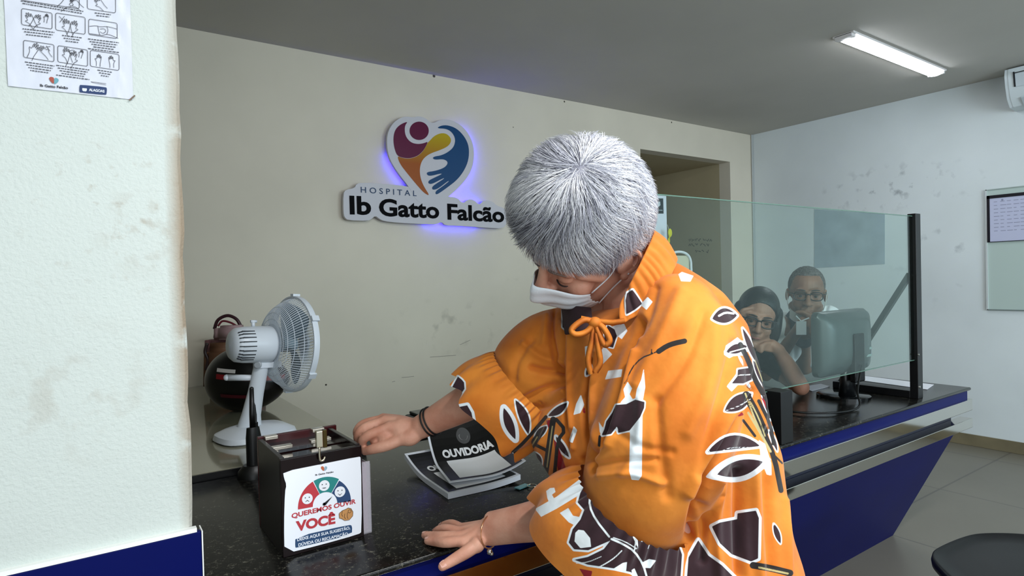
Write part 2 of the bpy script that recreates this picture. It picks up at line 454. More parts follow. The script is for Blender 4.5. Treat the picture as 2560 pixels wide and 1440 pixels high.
b = MB(); p = [on(*q, x=XR_W - .002) for q in ((2036, 523), (2212, 535), (2212, 660), (2036, 670))]
b.extrude(p, (-.0015, 0, 0)); o = b.build('glass_reflection_sheet', mat('reflection_grey', '#a9b8c0', 0.2, noise=.2, nscale=6))  # reflection in the glass screen, put in as a coloured sheet on the wall
tag(o, 'pale blue-grey sheet on the side wall standing in for a reflection in the glass screen', 'sheet')

b = MB(); c = [on(1874, y, x=XR_W - .01) for y in (342, 500)]
b.tube([(XR_W - .012, YB - .012, z) for z in (ZC, 2.2, 1.5, .9)], .006, n=8)
tag(b.build('cable_conduit', mat('conduit', '#b9bcba', .5)), 'thin white cable conduit running down the room corner', 'conduit')

# handwriting on the recess wall
b = MB(); r_ = random.Random(8)
for (ya_, xs) in ((600, (1722, 1776)), (612, (1722, 1768)), (629, (1738, 1774))):
    xx = xs[0]
    while xx < xs[1]:
        pts = [(xx + q, ya_ + r_.uniform(-4, 4)) for q in (0, 1.5, 3, 4.5, 6)]
        stroke(b, [on(a_, c_, x=DX1 - .002) for a_, c_ in pts], .006, (-1, 0, 0)); xx += 8 if r_.random() < .8 else 12
tag(b.build('wall_handwriting', flat('marker_ink', '#4a4638')), kind='structure')

# things seen in the recess
tt = thing('banner_stand', 'narrow white standing banner with a black crest badge, behind the woman', 'banner', tuple(dep(1640, 600, 4.6) * [1, 1, 0]))
pb = dep(1666, 488, 4.6)
ux = np.array([1, 0, 0.]); wd = .085; x_r = pb[0]
cx, cyy, ztop = x_r, pb[1], pb[2] + .004
b = MB(); b.box((cx - .26, cyy, .06), (cx, cyy + .012, ztop), bev=.004); b.build('panel', mat('banner_white', '#e3e6f0', .4), tt)
b = MB(); b.box((cx - .25, cyy - .10, .0), (cx + .03, cyy + .12, .06), bev=.01); b.build('base', mat('banner_base', '#c9ccd2', .4), tt)
q = lambda x, y: on(x, y, y=cyy - .001)
b = MB(); poly(b, [q(1631, 496), q(1658, 496), q(1659, 534), q(1632, 534)]); bd = b.build('badge', flat('badge_black', '#141a20'), tt)
b = MB(); u_ = (0, 0, 1)
poly(b, [q(*p) + np.array([0, -.001, 0]) for p in ((1640, 504), (1650, 504), (1651, 513), (1645, 518), (1639, 513))])
put_text(b, 'ALAGOAS', q(1634, 526), q(1656, 527), .008, u_, (0, -.001, 0), bold=.02)
b.build('crest', flat('crest_white', '#c9d2d8'), tt)

ye = thing('hanging_tag', 'small bright yellow tag hanging beside the banner', 'tag', tuple(dep(1675, 590, 4.5)))
b = MB(); c = dep(1675, 582, 4.5); c2 = dep(1672, 602, 4.5)
b.sphere(c, (.022, .008, .032), 12, 8); b.sphere(c2, (.013, .006, .022), 10, 8); b.tube([c2, c], .006)
b.build('tag', flat('yellow_plastic', '#d6d014', .4), ye, smooth=True)
b = MB(); b.tube([c, c + np.array([-.03, .0, .06])], .002); b.build('string', flat('string', '#c9c9b0'), ye)

# white framed chair in the recess
ch0 = dep(1712, 650, 4.0)
chr_ = thing('visitor_chair', 'white framed chair back with a cream seat pad, in the recess behind her shoulder', 'chair', (ch0[0], ch0[1], 0))
cx, cy, cz = ch0
b = MB()
pts = [(cx - .19, cy, .02), (cx - .19, cy, cz - .03), (cx - .15, cy, cz + .035), (cx - .08, cy, cz + .055), (cx, cy, cz + .05), (cx + .05, cy, cz + .02), (cx + .065, cy, cz - .04), (cx + .065, cy, .02)]
b.tube(smooth_poly(pts, 2, closed=False), .009, n=8); b.build('back_frame', M_white, chr_, smooth=True)
b = MB(); b.box((cx - .175, cy + .003, cz - .28), (cx + .05, cy + .018, cz + .03), bev=.007); b.build('backrest', mat('cream_pad', '#cfc9ae', .6), chr_)
b = MB(); b.box((cx - .2, cy - .4, .68 * cz - .45), (cx + .07, cy, .68 * cz - .42), bev=.01); b.build('seat', mat('cream_seat', '#cfc9ae', .6), chr_)
for sx in (-.19, .06):
    b = MB(); b.tube([(cx + sx, cy - .38, 0.0), (cx + sx, cy - .38, .68 * cz - .45)], .009, n=8); b.build('leg', M_white, chr_)

# ================================================================ ILLUMINATED HOSPITAL SIGN
SY = YB - .055
def lp(x, y, d=0.0): return on(820 + x / 4.0, 260 + y / 4.0, y=SY - d)
sign = thing('wall_sign', 'backlit hospital sign with a heart logo and black lettering on the beige wall', 'sign', tuple(on(1065, 500, y=YB)))
heart = [(812, 830), (700, 690), (615, 550), (588, 420), (595, 290), (645, 195), (720, 138), (790, 123), (850, 136), (905, 120), (975, 140), (1030, 188), (1065, 188), (1120, 160), (1200, 153), (1290, 183), (1380, 258), (1440, 365), (1464, 480), (1450, 620), (1400, 730), (1300, 845), (1195, 935), (1100, 1000), (900, 1000)]
plate = [(1195, 925), (1290, 935), (1350, 995), (1400, 952), (1460, 958), (1512, 1010), (1560, 962), (1640, 970), (1685, 1015), (1760, 1040), (1790, 1080), (1795, 1160), (1775, 1220), (1740, 1243), (1600, 1237), (1280, 1215), (1180, 1217), (1135, 1176), (1098, 1202), (1000, 1202), (700, 1187), (560, 1170), (515, 1148), (475, 1116), (432, 1152), (400, 1167), (200, 1162), (165, 1130), (155, 1080), (155, 900), (175, 858), (268, 840), (285, 800), (340, 785), (560, 800), (812, 822)]
M_plate = mat('brushed_steel_face', '#c6c4ca', 0.45, metal=0.0)
b = MB(); b.extrude([lp(*p) for p in smooth_poly(heart, 2)], (0, .022, 0)); b.build('heart_plate', M_plate, sign)
b = MB(); b.extrude([lp(*p) + np.array([0, .001, 0]) for p in smooth_poly(plate, 1)], (0, .022, 0)); b.build('text_plate', M_plate, sign)
maroon = [(803, 172), (768, 215), (768, 290), (790, 345), (835, 388), (900, 402), (960, 392), (1000, 375), (985, 410), (955, 465), (900, 518), (820, 545), (740, 537), (690, 515), (663, 440), (652, 350), (668, 262), (720, 205)]
orange = [(1015, 372), (1060, 320), (1130, 289), (1190, 298), (1232, 345), (1227, 390), (1190, 430), (1110, 465), (1035, 490), (975, 525), (935, 575), (917, 645), (922, 730), (955, 820), (1022, 922), (960, 890), (880, 800), (790, 690), (720, 600), (690, 517), (740, 540), (820, 548), (900, 521), (955, 468), (985, 412), (998, 385)]
blue = [(1085, 243), (1130, 215), (1200, 211), (1290, 245), (1370, 330), (1412, 430), (1407, 560), (1360, 670), (1290, 760), (1200, 830), (1090, 908), (1073, 895), (1080, 868), (1140, 828), (1212, 772), (1202, 768), (1100, 848), (1050, 860), (1038, 838), (1060, 810), (1165, 745), (1155, 740), (1040, 802), (1003, 795), (1005, 768), (1040, 748), (1142, 700), (1130, 694), (1020, 722), (988, 706), (990, 680), (1070, 670), (1160, 640), (1198, 600), (1193, 570), (1150, 550), (1070, 558), (1045, 541), (1065, 524), (1130, 515), (1200, 482), (1260, 430), (1277, 350), (1240, 280), (1180, 246)]
b = MB(); poly(b, [lp(*p, d=.0015) for p in smooth_poly(maroon, 2)]); poly(b, [lp(912 + 96 * math.cos(t), 268 + 92 * math.sin(t), d=.0015) for t in np.linspace(0, 2 * math.pi, 40)[:-1]])
b.build('maroon_emblem', mat('maroon_print', '#5a0034', .3), sign)
mo = mat('orange_print', '#9a4f00', .3); nt = mo.node_tree; bs = nt.nodes['Principled BSDF']
tc = nt.nodes.new('ShaderNodeTexCoord'); sx_ = nt.nodes.new('ShaderNodeSeparateXYZ'); rpn = nt.nodes.new('ShaderNodeMapRange'); mxn = nt.nodes.new('ShaderNodeMix'); mxn.data_type = 'RGBA'
nt.links.new(tc.outputs['Object'], sx_.inputs[0]); nt.links.new(sx_.outputs[2], rpn.inputs[0])
rpn.inputs[1].default_value = lp(900, 600)[2]; rpn.inputs[2].default_value = lp(1130, 320)[2]
mxn.inputs[6].default_value = hexc('#9a4c00'); mxn.inputs[7].default_value = hexc('#b39a08')
nt.links.new(rpn.outputs[0], mxn.inputs[0]); nt.links.new(mxn.outputs[2], bs.inputs['Base Color'])
b = MB(); poly(b, [lp(*p, d=.001) for p in smooth_poly(orange, 2)]); b.build('orange_emblem', mo, sign)
b = MB(); poly(b, [lp(*p, d=.0015) for p in smooth_poly(blue, 2)]); b.build('blue_emblem', mat('blue_print', '#003f6e', .3), sign)
b = MB()
put_text(b, 'HOSPITAL', lp(328, 885), lp(885, 922), .036, (0, 0, 1), (0, -.002, 0), bold=.006, spacing=1.6)
b.build('small_lettering', flat('slate_blue_print', '#2c4466'), sign)
M_lt = mat('black_print', '#07070a', .7, spec=.1)
b = MB(); put_text(b, 'Ib', lp(218, 1097), lp(432, 1102), lp(218, 912)[2] - lp(218, 1097)[2], (0, 0, 1), (0, -.002, 0), bold=.030); b.build('large_lettering', M_lt, sign)
b = MB(); put_text(b, 'Gatto', lp(512, 1112), lp(1112, 1140), lp(512, 940)[2] - lp(512, 1112)[2], (0, 0, 1), (0, -.002, 0), bold=.030); b.build('large_lettering', M_lt, sign)
b = MB(); put_text(b, 'Falcão', lp(1195, 1150), lp(1762, 1180), lp(1195, 992)[2] - lp(1195, 1150)[2], (0, 0, 1), (0, -.002, 0), bold=.030); b.build('large_lettering', M_lt, sign)
# blue LED strip fixed behind the plates
M_led = mat('blue_led', '#2010ff', .5, emit=(0.035, 0.025, 1.0, 1), es=42.0)
def inset(P, k):
    c = np.mean([np.array(p) for p in P], axis=0); return [c + (np.array(p) - c) * k for p in P]
b = MB(); b.tube([lp(*p) + np.array([0, .036, 0]) for p in [(1345, 265), (1410, 370), (1436, 480), (1420, 610), (1370, 710), (1280, 820), (1190, 905)]], .007, n=6); b.build('led_strip', M_led, sign)
b = MB(); b.tube([lp(*p) + np.array([0, .036, 0]) for p in [(630, 500), (655, 570), (725, 675), (800, 775)]], .0032, n=6); b.build('led_strip', M_led, sign)
b = MB(); b.tube([lp(*p) + np.array([0, .035, 0]) for p in [(1230, 970), (1400, 1000), (1540, 1010)]], .005, n=6); b.build('led_strip', M_led, sign)
b = MB(); b.tube([lp(*p) + np.array([0, .035, 0]) for p in [(1000, 1165), (1180, 1175), (1350, 1180), (1500, 1185)]], .0035, n=6); b.build('led_strip', M_led, sign)

M_so = mat('standoff_steel', '#999999', .4, metal=.8)
for p in ((260, 1000), (700, 1100), (1650, 1150), (1000, 500), (1300, 500), (1000, 850)):
    b = MB(); c_ = lp(*p); b.tube([c_ + np.array([0, .02, 0]), c_ + np.array([0, .055, 0])], .006, n=8); b.build('standoff', M_so, sign)

# ================================================================ COUNTER
def granite():
    m = mat('black_granite', '#0d0d0c', 0.20, spec=.32)
    nt = m.node_tree; b = nt.nodes['Principled BSDF']; tc = nt.nodes.new('ShaderNodeTexCoord')
    v = nt.nodes.new('ShaderNodeTexNoise'); v.inputs['Scale'].default_value = 170; v.inputs['Detail'].default_value = 8; v.inputs['Roughness'].default_value = .75
    w = nt.nodes.new('ShaderNodeTexNoise'); w.inputs['Scale'].default_value = 55; w.inputs['Detail'].default_value = 6
    for n in (v, w): nt.links.new(tc.outputs['Object'], n.inputs['Vector'])
    r = nt.nodes.new('ShaderNodeValToRGB'); r.color_ramp.elements[0].position = .46; r.color_ramp.elements[0].color = hexc('#0b0b0a')
    r.color_ramp.elements[1].position = .74; r.color_ramp.elements[1].color = hexc('#6d6b5d')
    e = r.color_ramp.elements.new(.58); e.color = hexc('#191816')
    ad = nt.nodes.new('ShaderNodeMath'); ad.operation = 'ADD'; ml = nt.nodes.new('ShaderNodeMath'); ml.operation = 'MULTIPLY'; ml.inputs[1].default_value = .45
    sb = nt.nodes.new('ShaderNodeMath'); sb.operation = 'SUBTRACT'; sb.inputs[1].default_value = .22
    nt.links.new(w.outputs['Fac'], ml.inputs[0]); nt.links.new(v.outputs['Fac'], ad.inputs[0]); nt.links.new(ml.outputs[0], ad.inputs[1]); nt.links.new(ad.outputs[0], sb.inputs[0])
    nt.links.new(sb.outputs[0], r.inputs[0]); nt.links.new(r.outputs[0], b.inputs['Base Color'])
    return m
M_gran = granite()
M_chrome = mat('chrome_rail', '#d2cfc8', 0.07, metal=1.0)
cnt = thing('reception_counter', 'long navy reception counter with black granite top and chrome rails', 'counter', (2.0, 1.4, 0))
b = MB(); b.box((PX + .002, YF, ZT - .013), (XE, YK, ZT), bev=.005); b.build('countertop', M_gran, cnt, smooth=True, auto=40)
b = MB(); b.box((PX + .02, YF + .010, ZT - .075), (XE - .015, YF + .03, ZT - .013), bev=.002)
b.extrude([(PX + .02, YF + .03, ZT - .075), (PX + .02, YF + .10, ZT - .15), (PX + .02, YF + .12, .52), (PX + .02, YF + .16, .52), (PX + .02, YF + .14, ZT - .014), (PX + .02, YF + .03, ZT - .014)], (XE - .05 - PX, 0, 0))
b.build('apron', M_blue, cnt)
for (z0, z1) in ((.678, .728), (.600, .641)):
    b = MB(); b.box((PX + .02, YF - .004, z0), (XE, YF + .045, z1), bev=.002); b.build('chrome_rail', M_chrome, cnt)
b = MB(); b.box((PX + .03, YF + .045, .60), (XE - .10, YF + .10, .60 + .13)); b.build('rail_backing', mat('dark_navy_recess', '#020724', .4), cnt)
b = MB(); b.extrude([(PX + .02, YF + .045, .600), (PX + .02, 1.42, 0.0), (PX + .02, 1.50, 0.0), (PX + .02, YK - .08, .45), (PX + .02, YF + .16, .60)], (XE - .012 - PX - .02, 0, 0))
b.build('front_panel', M_blue, cnt)
for px_ in (PX + .03, XE - .08):
    b = MB(); b.box((px_, YK - .10, 0), (px_ + .04, YK - .04, ZT - .013)); b.build('support_post', flat('post_dark', '#0b0e24', .4), cnt)

# inner desk against the back wall
ZD = .80
desk = thing('work_desk', 'cream laminate desk with a glassy top along the back wall', 'desk', (0.1, 2.6, 0))
b = MB(); b.box((-1.09, YK + .012, ZD - .03), (.715, YB - .004, ZD), bev=.003)
b.build('desk_top', mat('cream_glass_top', '#8f8c78', 0.10, coat=.6), desk)
b = MB(); b.box((-1.09, YK + .004, ZD - .05), (.715, YK + .0125, ZD - .001)); b.build('front_edge', flat('black_edge', '#08080a', .3), desk)
for (xx, yy) in ((.66, YK + .08), (.66, YB - .1), (-1.0, YK + .08), (-1.0, YB - .1)):
    b = MB(); b.box((xx - .02, yy - .02, 0), (xx + .02, yy + .02, ZD - .03)); b.build('leg', flat('desk_leg', '#8a887c', .5), desk)
desk2 = thing('low_desk', 'low dark work surface behind the granite counter', 'desk', (1.9, 2.2, 0))
b = MB(); b.box((.74, YK + .02, .64), (1.6, YK + .62, .665), bev=.003); b.build('desk_top', mat('dark_desk', '#1a1a1c', .4), desk2)
for xx in (.8, 1.54):
    b = MB(); b.box((xx - .02, YK + .06, 0), (xx + .02, YK + .58, .64)); b.build('side_panel', flat('desk_side', '#15151a', .5), desk2)
prn = thing('printer', 'flat black office printer behind the counter, under the raised forearm', 'printer', (1.2, 2.1, .665))
b = MB(); b.box((1.03, 1.93, .665), (1.40, 2.28, .785), bev=.012); b.build('body', mat('printer_black', '#0c0f10', .35), prn)
b = MB(); b.box((1.05, 1.96, .785), (1.38, 2.27, .797), bev=.004); b.build('scanner_lid', mat('printer_lid', '#20292a', .18), prn)
b = MB(); b.box((1.10, 1.925, .74), (1.13, 1.931, .75)); b.box((1.15, 1.925, .742), (1.157, 1.931, .749)); b.build('button', flat('button_grey', '#b8bcc0'), prn)

# glass screen on the counter
GY = 1.14; gx0, gx1, gz0, gz1 = 1.312 - .55, 2.815, .941, 1.54
scr = thing('glass_screen', 'clear glass counter screen held by a black metal post', 'screen', (2.0, GY, ZT))
mg = bpy.data.materials.new('clear_glass'); mg.use_nodes = True; nt = mg.node_tree; nt.nodes.clear()
out = nt.nodes.new('ShaderNodeOutputMaterial'); gl = nt.nodes.new('ShaderNodeBsdfGlossy'); gl.inputs['Roughness'].default_value = .01; gl.inputs['Color'].default_value = (.9, 1, .98, 1)
tr = nt.nodes.new('ShaderNodeBsdfTransparent'); tr.inputs['Color'].default_value = (.89, .95, .93, 1)
lw = nt.nodes.new('ShaderNodeLayerWeight'); lw.inputs['Blend'].default_value = .5; pw_ = nt.nodes.new('ShaderNodeMath'); pw_.operation = 'POWER'; pw_.inputs[1].default_value = 5
fn = nt.nodes.new('ShaderNodeMapRange'); fn.inputs[3].default_value = .022; fn.inputs[4].default_value = .9
nt.links.new(lw.outputs['Facing'], pw_.inputs[0]); nt.links.new(pw_.outputs[0], fn.inputs[0]); ms = nt.nodes.new('ShaderNodeMixShader')
nt.links.new(fn.outputs[0], ms.inputs[0]); nt.links.new(tr.outputs[0], ms.inputs[1]); nt.links.new(gl.outputs[0], ms.inputs[2]); nt.links.new(ms.outputs[0], out.inputs[0])
b = MB(); b.box((1.15, GY - .003, gz0), (gx1, GY + .003, gz1)); b.build('glass_pane', mg, scr)
b = MB(); b.box((1.15, GY - .0034, gz1 - .0015), (gx1, GY + .0034, gz1 + .0012)); b.box((1.15, GY - .0034, gz0 - .001), (gx1, GY + .0034, gz0 + .001))
b.build('glass_edge', mat('green_glass_edge', '#5f7f70', .2), scr)
M_blk = mat('black_steel', '#0a0b0d', .38)
b = MB(); b.box((gx1, GY - .016, ZT), (gx1 + .045, GY + .016, gz1 + .01), bev=.002); b.build('post', M_blk, scr)
b = MB(); b.box((gx1, GY + .016, ZT), (gx1 + .045, GY + .34, ZT + .03), bev=.002); b.build('foot_bar', M_blk, scr)
pA = np.array([gx1 + .02, GY + .016, 1.30]); pB = np.array([gx1 + .02, GY + .31, ZT + .03])
dd = (pB - pA) / 2
b = MB(); nn = np.cross(dd, (1, 0, 0)); nn /= np.linalg.norm(nn); b.obox((pA + pB) / 2, dd, (.012, 0, 0), nn * .010); b.build('brace', mat('brace_steel', '#3a4040', .4), scr)
b = MB(); b.box((1.765, GY - .05, ZT), (1.83, GY + .012, gz0 + .004), bev=.002); b.build('foot', M_blk, scr)
for sx, sz, sr in ((.008, .83, .006), (.003, .965, .005)):
    b = MB(); b.lathe((gx1 + sx, GY - .016, sz), (0, -1, 0), [(0, sr), (.004, sr * .8), (.005, 0)], n=12); b.build('screw', mat('screw_steel', '#b8b8b4', .3, metal=1), scr)

# monitor
mo_ = thing('computer_monitor', 'dark grey computer monitor seen from behind through the glass screen', 'monitor', (2.9, 1.5, ZT))
mx0, mx1, mz0, mz1, my = 2.39, 2.795, .890, 1.155, 1.305
def rr(x0, x1, z0, z1, r, y, n=6):
    P = []
    for (cx_, cz_, a0) in ((x1 - r, z1 - r, 0), (x0 + r, z1 - r, 90), (x0 + r, z0 + r, 180), (x1 - r, z0 + r, 270)):
        for k in range(n + 1):
            t = math.radians(a0 + 90 * k / n); P.append((cx_ + r * math.cos(t), y, cz_ + r * math.sin(t)))
    return P
b = MB(); rings = [rr(mx0, mx1, mz0, mz1, .03, my + .035), rr(mx0, mx1, mz0, mz1, .03, my + .012), rr(mx0 + .012, mx1 - .012, mz0 + .012, mz1 - .012, .035, my - .01), rr(mx0 + .07, mx1 - .07, mz0 + .05, mz1 - .05, .04, my - .04), rr(mx0 + .12, mx1 - .12, mz0 + .09, mz1 - .09, .03, my - .045)]
n = len(rings[0]); vs = [p for r in rings for p in r]
b.add(vs, [(i * n + k, i * n + (k + 1) % n, (i + 1) * n + (k + 1) % n, (i + 1) * n + k) for i in range(len(rings) - 1) for k in range(n)] + [tuple(range(n)), tuple(range(len(vs) - 1, len(vs) - n - 1, -1))])
b.build('rear_shell', mat('monitor_grey', '#454c4c', .32), mo_, smooth=True, auto=35)
b = MB(); b.box((mx0 + .01, my + .034, mz0 + .01), (mx1 - .01, my + .038, mz1 - .01)); b.build('display_panel', flat('display', '#10141c', .15), mo_)
b = MB(); b.box((mx0 + .17, my - .055, mz0 - .03), (mx0 + .25, my - .03, mz0 + .17), bev=.006); b.build('stand_neck', flat('stand_black', '#0b0c0e', .3), mo_)
b = MB(); b.lathe((2.645, 1.345, ZT), (0, 0, 1), [(0, .105), (.010, .105), (.014, .098), (.016, .0)], n=48); b.build('stand_base', mat('stand_gloss', '#08090a', .12), mo_, smooth=True, auto=30)
b = MB(); b.tube([(2.625, my + .012, ZT + .0165), (2.60, my - .0, mz0 + .03)], [(.05, .03), (.03, .02)], n=16); b.build('stand_foot', flat('foot_black', '#0b0c0e', .3), mo_, smooth=True)
b = MB()
for zz in (.955, .985): b.box((mx0 + .29, my - .042, zz), (mx0 + .335, my - .028, zz + .010))
b.build('spec_label', flat('label_grey', '#8f9a98'), mo_)
b = MB(); ca = [(mx0 + .21, my - .06, .93), (mx0 + .13, my - .08, .84), (mx0 + .05, my - .12, ZT + .0085), (mx0 - .12, my - .10, ZT + .0085), (mx0 - .2, my + .02, ZT + .0085), (mx0 - .05, my + .10, ZT + .0085)]
b.tube(catmull(ca, 8), .004, n=8)
tag(b.build('monitor_cable', flat('cable_black', '#060606', .4), None, smooth=True), 'thin black monitor cable lying coiled on the granite by the monitor', 'cable')

# papers on the far counter
M_paper = mat('white_paper', '#e9ecf3', .6)
def sheet_px(name, pts, z, label, cat='paper', m=M_paper, th=.0012):
    b = MB(); b.extrude([on(x, y, z=z) for x, y in pts], (0, 0, th)); return tag(b.build(name, m), label, cat)
sheet_px('paper_sheet', ((2160, 940), (2335, 962), (2318, 974), (2146, 950)), ZT + .0005, 'long white paper strip on the granite behind the screen post')
sheet_px('paper_sheet', ((1905, 966), (1952, 975), (1925, 992), (1895, 985)), ZT + .0005, 'small white paper on the granite beside her back')
sheet_px('paper_sheet', ((2000, 968), (2052, 960), (2075, 966), (2030, 978)), ZT + .0005, 'white paper lying left of the monitor stand')

# black stool in the right foreground
stool = thing('stool', 'black vinyl seat with rounded corners at the lower right picture corner', 'stool', (2.35, .66, 0))
sc_ = np.array(on(2325, 1384, z=.46)); 
P = [on(x, y, z=.46) for x, y in ((2322, 1382), (2350, 1362), (2420, 1334), (2470, 1329), (2560, 1331), (2660, 1345), (2740, 1400), (2760, 1470), (2700, 1530), (2560, 1560), (2440, 1500), (2340, 1412))]
P = smooth_poly(P, 3); c_ = np.mean(P, axis=0)
b = MB(); n = len(P)
def rg(k, dz): return [c_ + (p - c_) * k + np.array([0, 0, dz]) for p in P]
rings = [rg(.93, -.035), rg(.99, -.028), rg(1.0, -.014), rg(.985, -.002), rg(.955, .0), rg(.93, -.006), rg(.7, -.010), rg(.3, -.006)]
vs = [p for r in rings for p in r]
b.add(vs, [(i * n + k, i * n + (k + 1) % n, (i + 1) * n + (k + 1) % n, (i + 1) * n + k) for i in range(len(rings) - 1) for k in range(n)] + [tuple(range(n)), tuple(range(len(vs) - 1, len(vs) - n - 1, -1))])
b.build('seat', mat('black_vinyl', '#0b0c0e', .45, bump=.08, bscale=200), stool, smooth=True)
for k in (.1, .35, .6, .85):
    p = P[int(k * n)]; q = c_ + (p - c_) * .8
    b = MB(); b.tube([q + np.array([0, 0, -.03]), np.array([*(c_ + (p - c_) * 1.0)[:2], 0])], .011, n=10); b.build('leg', mat('stool_leg_steel', '#1a1b1d', .3, metal=.6), stool)

# ================================================================ FAN
fan = thing('desk_fan', 'white plastic table fan seen from behind on the cream desk', 'fan', tuple(on(620, 1115, z=ZD)))
f0 = on(612, 1098, z=ZD); M_fan = mat('fan_white', '#ccd3da', .32); M_fan2 = mat('fan_grille', '#c3cbd3', .35)
dF = (f0 - CAM_O) @ FW
hub = dep(722, 856, dF + .02); mot = dep(612, 862, dF - .045)
ax = hub - mot; ax[2] = .0; ax /= np.linalg.norm(ax)
ax = ax * .80 + FW * .38; ax[2] = -.075; ax /= np.linalg.norm(ax)
side = np.cross(ax, ZZ)
# base: a rounded wedge
b = MB(); wv = np.array([ax[0], ax[1], 0]); sv = np.array([side[0], side[1], 0])
bc = f0 + wv * .035
def brow(hw, a0, a1, z, k=24):
    out = []
    for i in range(k):
        t = 2 * math.pi * i / k; e = 3.2
        cx_ = math.copysign(abs(math.cos(t)) ** (2 / e), math.cos(t)); cy_ = math.copysign(abs(math.sin(t)) ** (2 / e), math.sin(t))
        out.append(bc + wv * ((a0 + a1) / 2 + cx_ * (a1 - a0) / 2) + sv * cy_ * hw + np.array([0, 0, z]))
    return out
rings = [brow(.098, -.115, .125, 0), brow(.105, -.125, .13, .006), brow(.10, -.12, .125, .022), brow(.075, -.09, .10, .036), brow(.045, -.06, .05, .045)]
n = 24; vs = [p for r in rings for p in r]
b.add(vs, [(i * n + k, i * n + (k + 1) % n, (i + 1) * n + (k + 1) % n, (i + 1) * n + k) for i in range(len(rings) - 1) for k in range(n)] + [tuple(range(n)), tuple(range(len(vs) - 1, len(vs) - n - 1, -1))])
b.build('base', M_fan, fan, smooth=True, auto=40)
# neck
neck_top = mot + ax * .055 + np.array([0, 0, -.065]); nb = bc + wv * (-.02) + np.array([0, 0, .04])
b = MB(); b.tube([nb + np.array([0, 0, -.015]), nb * .8 + neck_top * .2, nb * .45 + neck_top * .55, neck_top], [(.043, .030), (.031, .026), (.026, .022), (.024, .020)], n=20)
b.build('neck', M_fan, fan, smooth=True, auto=50)
b = MB(); nm = (nb + neck_top) / 2; b.obox(nm - FW * .0215 + ax * .008 + np.array([0, 0, -.02]), wv * .0028 + 0, FW * .004, (0, 0, .085)); b.build('neck_slot', flat('slot_dark', '#16181a'), fan)
b = MB(); b.lathe(neck_top - FW * .030, -FW, [(0, .013), (.004, .013), (.006, .010), (.006, 0)], n=20); b.build('tilt_knob', mat('knob_grey', '#9aa0a5', .4), fan)
b = MB(); kk = dep(567, 944, dF - .02); b.tube([kk, nm * .45 + neck_top * .55], [(.011, .009), (.010, .009)], n=12); b.sphere(kk, .0108, 12, 8); b.build('side_arm', M_fan, fan, smooth=True)
# motor housing
mb_ = mot + ax * (-.052)
b = MB(); b.lathe(mb_, ax, [(0, 0), (.002, .028), (.008, .046), (.02, .056), (.045, .060), (.10, .0625), (.135, .063), (.140, .060), (.150, .040), (.150, 0)], n=56)
b.build('motor_housing', M_fan, fan, smooth=True, auto=45)
b = MB(); u_ = ZZ; w_ = np.cross(ax, ZZ)
for i in range(9):
    th = math.radians(-38 + i * 9.8) ; 
    base_dir = -FW * math.cos(th) + ZZ * math.sin(th); base_dir -= ax * (base_dir @ ax); base_dir /= np.linalg.norm(base_dir)
    tang = np.cross(ax, base_dir)
    b.obox(mb_ + ax * .045 + base_dir * .0608, ax * .021, tang * .0016, base_dir * .0012)
    b.obox(mb_ + ax * .0195 + base_dir * .0565 , ax * .006 + base_dir * .002, tang * .0016, base_dir * .0016)
b.build('vent_slot', flat('vent_dark', '#33373b'), fan)
b = MB(); b.tube([mot + ax * .03 + ZZ * .060, mot + ax * .03 + ZZ * .076], .006, n=12); b.tube([mot + ax * .022 + ZZ * .078, mot + ax * .042 + ZZ * .078], .005, n=10); b.build('oscillation_knob', M_fan, fan, smooth=True)
b = MB(); b.obox(mot + ax * .075 - ZZ * .068, ax * .04, side * .022, ZZ * .010); b.build('bracket', M_fan, fan)
# rear and front grilles
gc = mot + ax * .125; RG = .165
def grp(t, sgn):                      # profile of the cage: radius -> offset along the axis
    r = .055 + (RG - .055) * t
    return r, (1 - (1 - t) ** 1.0) 
b = MB(); uu = ZZ - ax * (ZZ @ ax); uu /= np.linalg.norm(uu); ww = np.cross(ax, uu)
NSP = 96
for k in range(NSP):
    th0 = 2 * math.pi * k / NSP; pts = []
    for i in range(13):
        t = i / 12; r = .05 + (RG - .004 - .05) * t; th = th0 + .28 * (1 - t); z = -.030 + .070 * (t ** 3.2) - .008 * math.sin(math.pi * t)
        pts.append(gc + ax * z + (uu * math.cos(th) + ww * math.sin(th)) * r)
    b.tube(pts, .0011, n=4, caps=False)
for t in (.16, .33, .52, .70, .86):
    r = .05 + (RG - .004 - .05) * t; z = -.030 + .070 * (t ** 3.2) - .008 * math.sin(math.pi * t)
    b.tube([gc + ax * z + (uu * math.cos(a) + ww * math.sin(a)) * r for a in np.linspace(0, 2 * math.pi, 73)], .0013, n=4, caps=False)
b.build('rear_grille', M_fan2, fan)
b = MB(); b.lathe(gc, ax, [(-.034, 0), (-.034, .045), (-.030, .058), (-.026, .058), (-.026, 0)], n=48); b.build('grille_hub', M_fan, fan, smooth=True, auto=40)
b = MB(); b.lathe(gc, ax, [(.034, RG - .004), (.034, RG + .002), (.044, RG + .004), (.054, RG + .002), (.054, RG - .005), (.044, RG - .004)], n=96, close=True); b.build('grille_rim', M_fan, fan, smooth=True, auto=40)
b = MB()
for k in range(72):
    th0 = 2 * math.pi * k / 72; pts = []
    for i in range(9):
        t = i / 8; r = .03 + (RG - .034) * t; z = .085 - .030 * t ** 2.5; th = th0
        pts.append(gc + ax * z + (uu * math.cos(th) + ww * math.sin(th)) * r)
    b.tube(pts, .0011, n=4, caps=False)
b.lathe(gc, ax, [(.082, 0), (.082, .034), (.090, .034), (.092, 0)], n=32)
b.build('front_grille', M_fan2, fan)
M_blade = mat('fan_blade_blue_grey', '#7d8f9a', .3)
